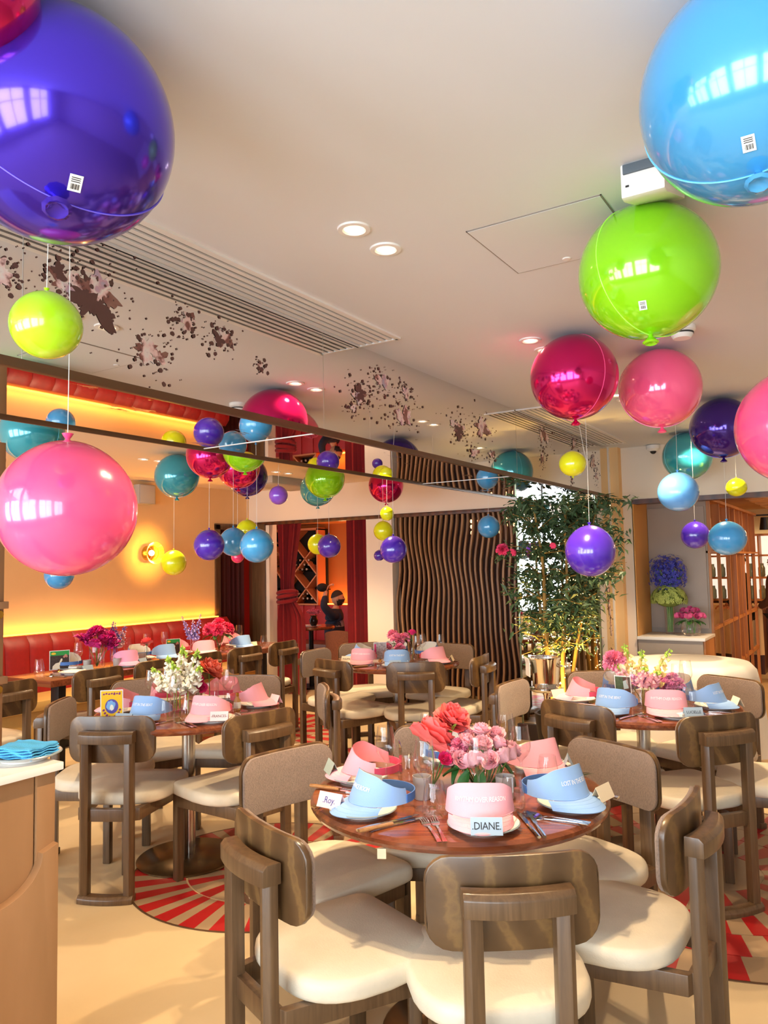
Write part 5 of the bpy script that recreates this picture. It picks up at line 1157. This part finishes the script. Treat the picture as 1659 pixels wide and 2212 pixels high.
# right table
t = thing('flower_vase', 'yellow and pink snapdragons in a square glass on the right table', 'flowers', (-1.03, 4.05, .7505)); vase(t, TALLV)
for k, (x, y, h, lx, ly, m) in enumerate(((-.03, 0, .30, -.05, .01, SNAPY), (.0, .02, .27, .0, .02, SNAPY), (.05, .02, .28, .09, .02, SNAPY), (.02, -.03, .2, .02, -.04, SNAPP), (-.05, -.02, .2, -.07, -.02, SNAPP), (.04, -.02, .18, .06, -.03, SNAPP))): spike(t, x, y, .12, h, .026, m, (lx, ly), SNAPT, 30, 20+k, .02)
bloom(t, F_PALE, -.13, -.02, .22, (.5, -.5), 1.05, 'peony'); stem(t, (0, 0, .02), (-.12, -.02, .2)); bloom(t, F_LILAC, .02, -.03, .13, (.8, .1), 1.1, 'carnation'); bloom(t, F_LILAC, -.02, -.03, .12, (.8, -.2), 1, 'carnation')
t = thing('carnation_vase', 'lilac pink carnations in a low glass on the right table', 'flowers', (-.90, 4.16, .7505)); vase(t, SLIMV)
for x, y, z in ((-.03, -.02, .09), (.0, .02, .12), (.035, -.01, .10), (.01, -.03, .08), (-.05, .02, .1)): bloom(t, F_LILAC, x, y, z, (.6, .1), 1.1, 'carnation'); stem(t, (0, 0, .01), (x, y, z-.01))
setting('right', -105, .33, 'blue', -100, 'pale blue visor facing us at the front left of the right table', 'at the front left of the right table', 'LOST IN THE BEAT', ('pink', 'pink place card at the front left of the right table', 'MURRAY', -50, .004, -95), cut=1, voff=(.02, .0))
setting('right', -50, .345, 'pink', -75, 'pink visor facing us at the front right of the right table', 'at the front right of the right table', 'RHYTHM OVER REASON', ('blue', 'blue-grey place card at the front right of the right table', 'LUCIELLE', 20, .018, -60), cut=2, voff=(-.03, .02))
setting('right', 8, .345, 'blue', -15, 'blue visor with brim to the right on the right table, before the brown chair back', 'at the right end of the right table', 'LOST IN THE BEAT', ('cream', 'small tented card at the end of the brim on the right table', None, 0, .018, 30), tilt=0, cut=2)
setting('right', -168, .33, 'pink', 188, 'pink visor with brim to the left on the right table, beside the ice bucket', 'at the left end of the right table', None, ('cream', 'small tented card at the left end of the right table', None, 0, .018, 150), tilt=0, cut=2)
setting('right', 126, .34, 'blue', 125, 'white lined visor with blue strap behind the photo card, right table', 'at the far left of the right table', None, None, cut=0)
setting('right', 70, .34, 'blue', 70, 'white lined visor with blue strap behind the snapdragons, right table', 'at the far right of the right table', None, None, cut=0)
picture_card(-1.10, 3.99, .7505, -95, .085, .135, 'brown photo card standing before the snapdragons, right table', 'photo', -6)
for x, y, lb in ((-1.20, 4.12, 'wine glass above the pink visor at the left of the right table'), (-1.03, 3.9, 'wine glass in front of the photo card, right table'), (-.86, 4.1, 'wine glass in front of the lilac carnations, right table'), (-.85, 4.25, 'tall wine glass behind the lilac carnations, right table')): wine(x, y, lb)
for x, y, lb in ((-.985, 3.86, 'water glass below the snapdragons, right table'), (-.78, 4.02, 'water glass left of the blue visor at the right end of the right table'), (-.84, 4.17, 'water glass behind the lilac carnations, right table'), (-1.17, 3.98, 'water glass behind the pale blue visor, right table')): tumbler(x, y, lb)

# banquette table
ZT = .7505
picture_card(-5.09, 3.545, ZT, -25, .14, .14, 'green topped picture card with a pale animal shape, near end of the banquette table', 'green'); picture_card(-5.05, 4.60, ZT, -25, .12, .13, 'green topped picture card in the middle of the banquette table', 'green')
t = thing('flower_vase', 'magenta peonies in a tall glass on the banquette table', 'flowers', (-5.0, 3.80, ZT)); vase(t, [(r*1.15, z*1.15) for r, z in TALLV])
for x, y, z, s in ((-.05, -.09, .22, 1), (.0, -.03, .26, 1.1), (.03, .04, .20, 1.1), (.02, .1, .23, .95), (-.05, .04, .27, 1), (.05, -.06, .19, .8), (.05, .11, .17, .9)): bloom(t, F_MAG, x, y, z, (.5, .4), s, 'peony'); stem(t, (0, 0, .01), (x*.7, y*.7, z-.02))
t = thing('thistle_vase', 'dusky violet thistle spray behind the magenta peonies', 'flowers', (-5.0, 3.95, ZT)); vase(t, SLIMV)
for k, (x, y, h) in enumerate(((0, 0, .34), (.03, .05, .30), (-.03, -.03, .29), (.02, .02, .24), (-.04, .05, .26), (.05, .0, .22))): spike(t, x*.5, y*.5, .16, h, .034, THIST if k % 2 == 0 else mat('dusty_pink', 'c9a0a8', rough=.7), (x, y), THIST, 40, 40+k, .014)
t = thing('rose_vase', 'small coral rose in a slim glass, middle of the banquette table', 'flowers', (-4.95, 4.23, ZT)); vase(t, SLIMV); bloom(t, F_CORAL, 0, 0, .15, (.4, .2), .65, 'peony'); stem(t, (0, 0, .01), (0, 0, .14)); leafat(t, 0, 0, .12, 4, .4, .6)
t = thing('flower_bowl', 'dome of rose pink peonies in a round glass bowl, far half of the banquette table', 'flowers', (-4.93, 5.02, ZT)); vase(t, [(r*1.35, z*1.25) for r, z in BOWLV])
for k in range(8):
    a = k*.785; r = 0 if k == 0 else .085; bloom(t, F_ROSY, r*cos(a), r*sin(a), .25 if k == 0 else .20, (-.8*sin(a)*(r > 0), .8*cos(a)*(r > 0)), .85, 'peony'); stem(t, (0, 0, .01), (r*.6*cos(a), r*.6*sin(a), .18))
for k in range(5): leafat(t, .06*cos(k*1.3), .06*sin(k*1.3), .14, k*1.3-1.57, -.3, 1)
t = thing('delphinium_vase', 'lilac delphinium spires left of the round peony bowl', 'flowers', (-5.0, 4.78, ZT)); vase(t, SLIMV)
for k, (x, y, h) in enumerate(((0, 0, .30), (-.03, -.07, .33), (.02, .05, .34))): spike(t, x*.3, y*.3, .14, h, .022, DELPH, (x, y), mat('dusty_pink'), 34, 60+k, .014)
def st5(y, kind, face, vl, where, x=-4.83, card=None, text=None, cut=1): setting((x, y), 0, .001, kind, face, vl, where, text, card, cut)
st5(3.50, None, 0, '', 'at the near end of the banquette table', -4.86, ('blue', 'blue-grey card on the empty plate at the near end of the banquette table', None, 70, .012, 0), None, 2)
st5(3.98, 'lilac', -20, 'lilac pink visor right of the magenta peonies, banquette table', 'right of the magenta peonies, banquette table', -4.85, ('blue', 'blue-grey card under the brim of the lilac pink visor', None, 60, .012, 10))
st5(4.42, 'blue', -15, 'blue visor right of the small coral rose, banquette table', 'right of the small coral rose, banquette table', -4.92)
st5(4.80, 'pink', -30, 'pale pink visor left of the round peony bowl, banquette table', 'left of the round peony bowl, banquette table', -4.85)
st5(5.28, 'blue', -10, 'blue visor right of the round peony bowl, banquette table', 'right of the round peony bowl, banquette table', -4.87, ('cream', 'cream card at the far end of the banquette table', None, 80, .012, -20))
for y, kind, lb in ((3.64, 'blue', 'white lined visor with blue strap behind the near picture card'), (4.30, 'blue', 'grey-white lined visor behind the small coral rose'), (4.72, 'pink', 'pink visor with pink strap at the wall side, left of the delphinium'), (5.40, 'pink', 'pink visor with pink strap behind the blue one at the far end')):
    st5(y, kind, 175, lb+', banquette table', {3.64: 'behind the near picture card', 4.30: 'behind the small coral rose', 4.72: 'at the wall side by the delphinium', 5.40: 'at the wall side by the far end'}[y], -5.08, None, None, 0)
for x, y, lb in ((-4.99, 3.63, 'wine glass left of the magenta peonies'), (-5.0, 4.08, 'wine glass right of the violet thistle'), (-5.1, 4.36, 'wine glass behind the coral rose on the banquette table'), (-5.1, 4.55, 'wine glass before the second green picture card'), (-5.1, 4.9, 'wine glass left of the peony bowl'), (-4.95, 5.2, 'first of two wine glasses right of the peony bowl'), (-4.98, 5.33, 'second of two wine glasses right of the peony bowl')): wine(x, y, lb)
for x, y, lb in ((-5.15, 3.42, 'water glass at the near left corner of the banquette table'), (-5.0, 4.14, 'water glass behind the lilac pink visor'), (-4.83, 5.5, 'water glass at the far end of the banquette table'), (-5.16, 3.62, 'water glass rim above the near picture card')): tumbler(x, y, lb)
for x, y, lb in ((-4.98, 3.70, 'frosted candle glass left of the tall peony vase'), (-4.87, 3.88, 'frosted candle glass right of the tall peony vase'), (-4.94, 4.18, 'frosted candle glass before the coral rose, banquette table')): candle(x, y, lb)
# alcove table and niche flowers
t = thing('rose_vase', 'small dark vase of pink roses on the alcove table', 'flowers', (-5.86, 7.6, .7545)); vase(t, [(0, 0), (.03, 0), (.05, .03), (.055, .07), (.035, .11), (.04, .12)], mat('dark_vase', '2a2320', rough=.2))
for k in range(9): bloom(t, F_PALE, .055*cos(k*.7)*(k > 0), .055*sin(k*.7)*(k > 0), .17 if k else .19, (-.5*sin(k*.7), .5*cos(k*.7)), .6, 'peony')
for k in range(8): leafat(t, .03*cos(k*.8), .03*sin(k*.8), .11, k*.8, .3, .7, LEAFL_ME)
t = thing('niche_arrangement', 'tall glass vase with blue delphinium above green hydrangea in the niche', 'flowers', (-1.50, 6.95, .8405)); vase(t, [(0, .004), (.035, .002), (.035, .02), (.045, .26), (.05, .30)])
rn = random.Random(8)
for k in range(16): stem(t, (.02*cos(k), .02*sin(k), .02), (.03*cos(k*1.7), .03*sin(k*1.7), .3), .004)
HYG = mat('hydrangea_green', 'c3cf6a', rough=.7, var=.2, vscale=40); BLUEF = mat('delphinium_blue', '4a4ec0', rough=.7, var=.3, vscale=30)
def florets(n, fn, m, s, nm):
    b = MB()
    for k in range(n):
        p, d = fn(); R = Matrix.Translation(p) @ Vector(d).to_track_quat('Z', 'Y').to_matrix().to_4x4() @ Matrix.Rotation(rn.random()*6, 4, 'Z') @ Matrix.Scale(s*rn.uniform(.7, 1.2), 4)
        for q in range(4):
            a = q*pi/2; b.add([(0, 0, 0), (cos(a-.5), sin(a-.5), .25), (1.25*cos(a), 1.25*sin(a), .15), (cos(a+.5), sin(a+.5), .25)], [(0, 1, 2, 3)], R)
    return b.build(nm, m, t, smooth=False)
def dome(cx, cy, cz, rx, rz, lo=0.0):
    a = rn.random()*2*pi; q = math.acos(rn.uniform(lo, 1)); d = (sin(q)*cos(a), sin(q)*sin(a), cos(q)); return (cx+d[0]*rx, cy+d[1]*rx*.7, cz+d[2]*rz), d
florets(420, lambda: dome(0, 0, .29, .15, .13, -.15), HYG, .014, 'hydrangea_florets')['kind'] = 'stuff'
MB().sphere((0, 0, .31), .1, 14, 8, (1.25, .9, .8)).build('hydrangea_core', mat('hydrangea_core', '7a8a3a', rough=.9), t)
florets(620, lambda: (lambda p: ((p[0][0], p[0][1], p[0][2]), p[1]))(dome(rn.uniform(-.07, .07), 0, .52+rn.uniform(-.05, .05), .10, .12, -.8)), BLUEF, .013, 'delphinium_florets')['kind'] = 'stuff'
for k in range(14): stem(t, (.02*cos(k), .02*sin(k), .35), (.13*cos(k*1.3), .08*sin(k*1.3), .5+.08*rn.random()), .003)
t = thing('rose_bowl', 'mound of pink roses in a low glass bowl on the niche shelf', 'flowers', (-1.315, 6.86, .8405)); vase(t, [(0, .004), (.05, .002), (.078, .03), (.082, .06), (.07, .10), (.06, .12)])
F_NICHE = flower_mesh('rose', mat('rose_dusty', 'd8568e', rough=.6, var=.25, vscale=18), .036, 'rose', 12)
for k in range(22):
    ring = 0 if k == 0 else 1 if k < 8 else 2; a = k*.9 if ring == 1 else k*.449; rad, zz, tl = ((0, .225, 0), (.055, .21, .5), (.10, .165, 1.0))[ring]
    bloom(t, F_NICHE, rad*cos(a), rad*sin(a)*.9, zz, (-tl*sin(a), tl*cos(a)), 1)
for k in range(8): leafat(t, .05*cos(k*.8), .05*sin(k*.8), .12, k*.8-1.57, -.3, .9); stem(t, (.03*cos(k), .03*sin(k), .02), (.05*cos(k*.8), .05*sin(k*.8), .17))

# ------------------------------------------------------------------ lit tree before the column
t = thing('potted_tree', 'tall slender-leaved tree wound with fairy lights before the mirrored column', 'tree', (-2.06, 5.70, 0))
POT = mat('dark_pot', '2d2624', rough=.5); MB().lathe([(0, 0), (.15, 0), (.19, .34), (.17, .34), (.16, .30), (0, .30)], 32).build('pot', POT, t)
BARK = mat('golden_bark', 'a8803c', rough=.7, var=.35, vscale=14, stretch=(1, 1, .2), bump=.4, bscale=30)
tr = random.Random(21); tips = []
for k, (x, y, lx, ly, r) in enumerate(((-.06, 0, -.16, .02, .020), (-.03, -.06, -.04, -.14, .024), (.05, -.03, .10, -.08, .020), (.09, .03, .24, .05, .018), (.0, .06, .02, .18, .019))):
    pts = [(x+lx*q**1.5+.012*sin(q*9+k), y+ly*q**1.5+.012*cos(q*8+k), .30+1.6*q) for q in [i/9 for i in range(10)]]
    MB().tube(pts, [r*(1-.7*i/9) for i in range(10)], 8).build('trunk', BARK, t)
    br = MB()
    for i in range(3, 10):
        for j in range(5):
            a = tr.random()*6.28; L = tr.uniform(.14, .34)*(1.1 if i < 8 else .8); p = Vector(pts[i]); e = p+Vector((cos(a)*L, sin(a)*L*.8, tr.uniform(-.06, .14)))
            e.y = min(e.y, .33); e.z = min(e.z, 1.97)
            br.tube([p, (p+e)/2+Vector((0, 0, .03)), e], [.005, .0035, .0018], 4, caps=False); tips.append((p, e))
    br.build('branches', BARK, t)
lf = MB().add([(0, 0, 0), (.012, .026, .004), (0, .068, -.008), (-.012, .026, .004), (0, .03, -.003)], [(0, 1, 4), (1, 2, 4), (4, 2, 3), (0, 4, 3)])
LM = mat('tree_leaf', '465f3c', rough=.5, var=.35, vscale=3); leafme = lf.mesh('leaf', LM, smooth=False)
big = MB(); lights = MB(); nl = 0
for i in range(5600):
    p, e = tips[tr.randrange(len(tips))]; q = tr.uniform(.25, 1.08); c = p.lerp(e, q)+Vector((tr.gauss(0, .028), tr.gauss(0, .028), tr.gauss(0, .03)))
    if c.z < .95 and tr.random() < .75: continue
    R = (tr.uniform(-1.1, .5), tr.uniform(-.8, .8), tr.random()*6.28); s = tr.uniform(.7, 1.35)
    if c.y > .34: c.y = .34
    if c.z > 1.985: continue
    if nl < 240 and c.y < -.04 and tr.random() < .12: link('leaf', leafme, t, c, R, s*1.1); nl += 1
    else: big.add(lf.v, lf.f, Matrix.Translation(c) @ Euler(R).to_matrix().to_4x4() @ Matrix.Scale(s, 4))
big.build('foliage', LM, t, smooth=False)['kind'] = 'stuff'
for i in range(360):
    p, e = tips[tr.randrange(len(tips))]
    if p.z > 1.65 and tr.random() < .6: continue
    c = p.lerp(e, tr.random()*.8)+Vector((tr.gauss(0, .02), tr.gauss(0, .02), tr.gauss(0, .02))); lights.sphere(c, .0034, 5, 4)
for i in range(120):
    c = Vector((tr.uniform(-.1, .13), tr.uniform(-.1, .08), tr.uniform(.35, 1.0))); lights.sphere(c, .004, 5, 4)
lights.build('fairy_lights', mat('fairy_light', (1, .8, .35), emit=10, emit_color=(1, .66, .22)), t)['kind'] = 'stuff'
l = bpy.data.lights.new('tree_uplight', 'SPOT'); l.energy = 150; l.color = (1, .58, .12); l.spot_size = radians(70); l.spot_blend = .8; l.shadow_soft_size = .04
lo = bpy.data.objects.new('tree_uplight', l); COL.objects.link(lo); lo.parent = t; lo.location = (.02, -.17, .36); lo.rotation_euler = (radians(172), 0, 0)
for x, y, z, sc_ in ((-.30, -.30, 1.585, .8), (-.22, -.28, 1.56, .5), (.1, -.3, 1.60, .4)): bloom(t, F_ROSY, x, y, z, (1.1, -.3), sc_*.8, 'blossom')
# ice bucket on its stand
t = thing('ice_bucket', 'polished steel ice bucket on a pedestal stand before the tree', 'ice bucket', (-1.86, 4.90, 0))
MB().lathe([(.075, .655), (.083, .665), (.098, .84), (.104, .85), (.104, .856), (.097, .856), (.092, .84), (.078, .68), (0, .675)], 36).build('bucket', SILVER, t)
MB().lathe([(0, .63), (.09, .632), (.115, .645), (.118, .652), (.11, .655), (0, .655)], 36).build('tray', SILVER, t); MB().lathe([(.016, .02), (.016, .6), (.03, .63), (0, .63)], 16).build('pedestal', SILVER, t); MB().lathe([(0, 0), (.14, 0), (.14, .008), (.03, .024), (0, .024)], 32).build('base', SILVER, t)
for s in (-1, 1): MB().tube([(s*(.094+.022*sin(pi*k/8)), -.025+.05*k/8, .80) for k in range(9)], .006, 6).build('handle', SILVER, t)
o = tag(MB().grid(lambda u, v: (-.105-.012*sin(pi*min(1, 2*v))*(1 if v < .5 else 1) - (.0 if v < .5 else .004), -.06+.12*u, .86-.16*abs(v-.2)), 6, 12, thick=.004).build('napkin', LINEN, None, angle=70), 'white napkin hung over the rim of the ice bucket', 'napkin'); o.location = (-1.86-.01, 4.90, 0); o.rotation_euler = (0, 0, .6)

# ------------------------------------------------------------------ waiter station at the lower left
SX, SY = -1.955, 1.362
t = thing('waiter_station', 'light oak waiter station with white top and scooped side panel at the lower left', 'cabinet', (SX, SY, 0))
MB().box(-.62, -.022, -1.1, -.005, 0, .928).build('body', OAK, t, bevel=.003)
MB().box(-.020, -.006, -.062, -.006, 0, .928).build('corner_stile', OAK, t, bevel=.002)
MB().box(-.018, -.014, -1.1, -.066, 0, .928).build('side_panel', OAK, t, smooth=False)
MB().box(-.64, .012, -1.11, .008, .928, .95).build('stone_top', mat('white_stone', 'f0ece6', rough=.25, coat=.3), t, bevel=.003)
P = [(-.010, 0), (-.010, .735), (-.058, .72)] + [(-.2+.142*cos(q), .72-.105*sin(q)) for q in [pi*i/24 for i in range(1, 24)]] + [(-.342, .72), (-1.08, .72), (-1.08, 0)]
MB().prism(P, 0, .030, M=Matrix(((0, 0, 1, -.013), (1, 0, 0, 0), (0, 1, 0, 0), (0, 0, 0, 1)))).build('scooped_panel', OAK, t, bevel=.002, angle=30)
p = tag(link('plate', PLATE_ME, None, (SX-.115, SY-.03, .9505), None, 1.0), 'white plate holding the blue cloth on the station top', 'plate', 'dinner plates'); link('rim', RIM_ME, p)
t = thing('blue_cloth', 'folded bright blue cloth on the plate of the wooden station', 'cloth', (SX-.115, SY-.03, .962), .25)
m = MB()
for k in range(5): m.grid(lambda u, v, k=k: (-.072+.144*u+.003*sin(v*7+k), -.055+.11*v+.002*sin(u*9+k*2), .004+k*.0058+.0022*sin(u*11+k)+.002*sin(v*13)), 14, 10, thick=.0035)
m.build('folds', mat('blue_microfibre', '52b2e6', rough=.95, bump=.5, bscale=300), t, angle=70)
t = thing('brass_dish', 'little brass dish at the left edge of the station top', 'dish', (SX-.165, SY-.165, .9505)); MB().lathe([(0, 0), (.02, 0), (.028, .008), (.026, .008), (0, .003)], 20).build('bowl', BRASS, t)
t = thing('menu_stand', 'slim oak post with brackets at the left frame edge behind the station', 'stand', (-2.928, 1.745, 0))
MB().box(-.05, .022, -.03, .03, 0, 2.0).build('post', OAK, t, bevel=.003)
for z in (1.34, 1.05): MB().box(.022, .055, -.03, .03, z, z+.028).build('bracket', OAK, t, bevel=.002); MB().tube([(.02, 0, z-.022), (.045, 0, z-.022)], .016, 12).build('brass_pin', BRASS, t)
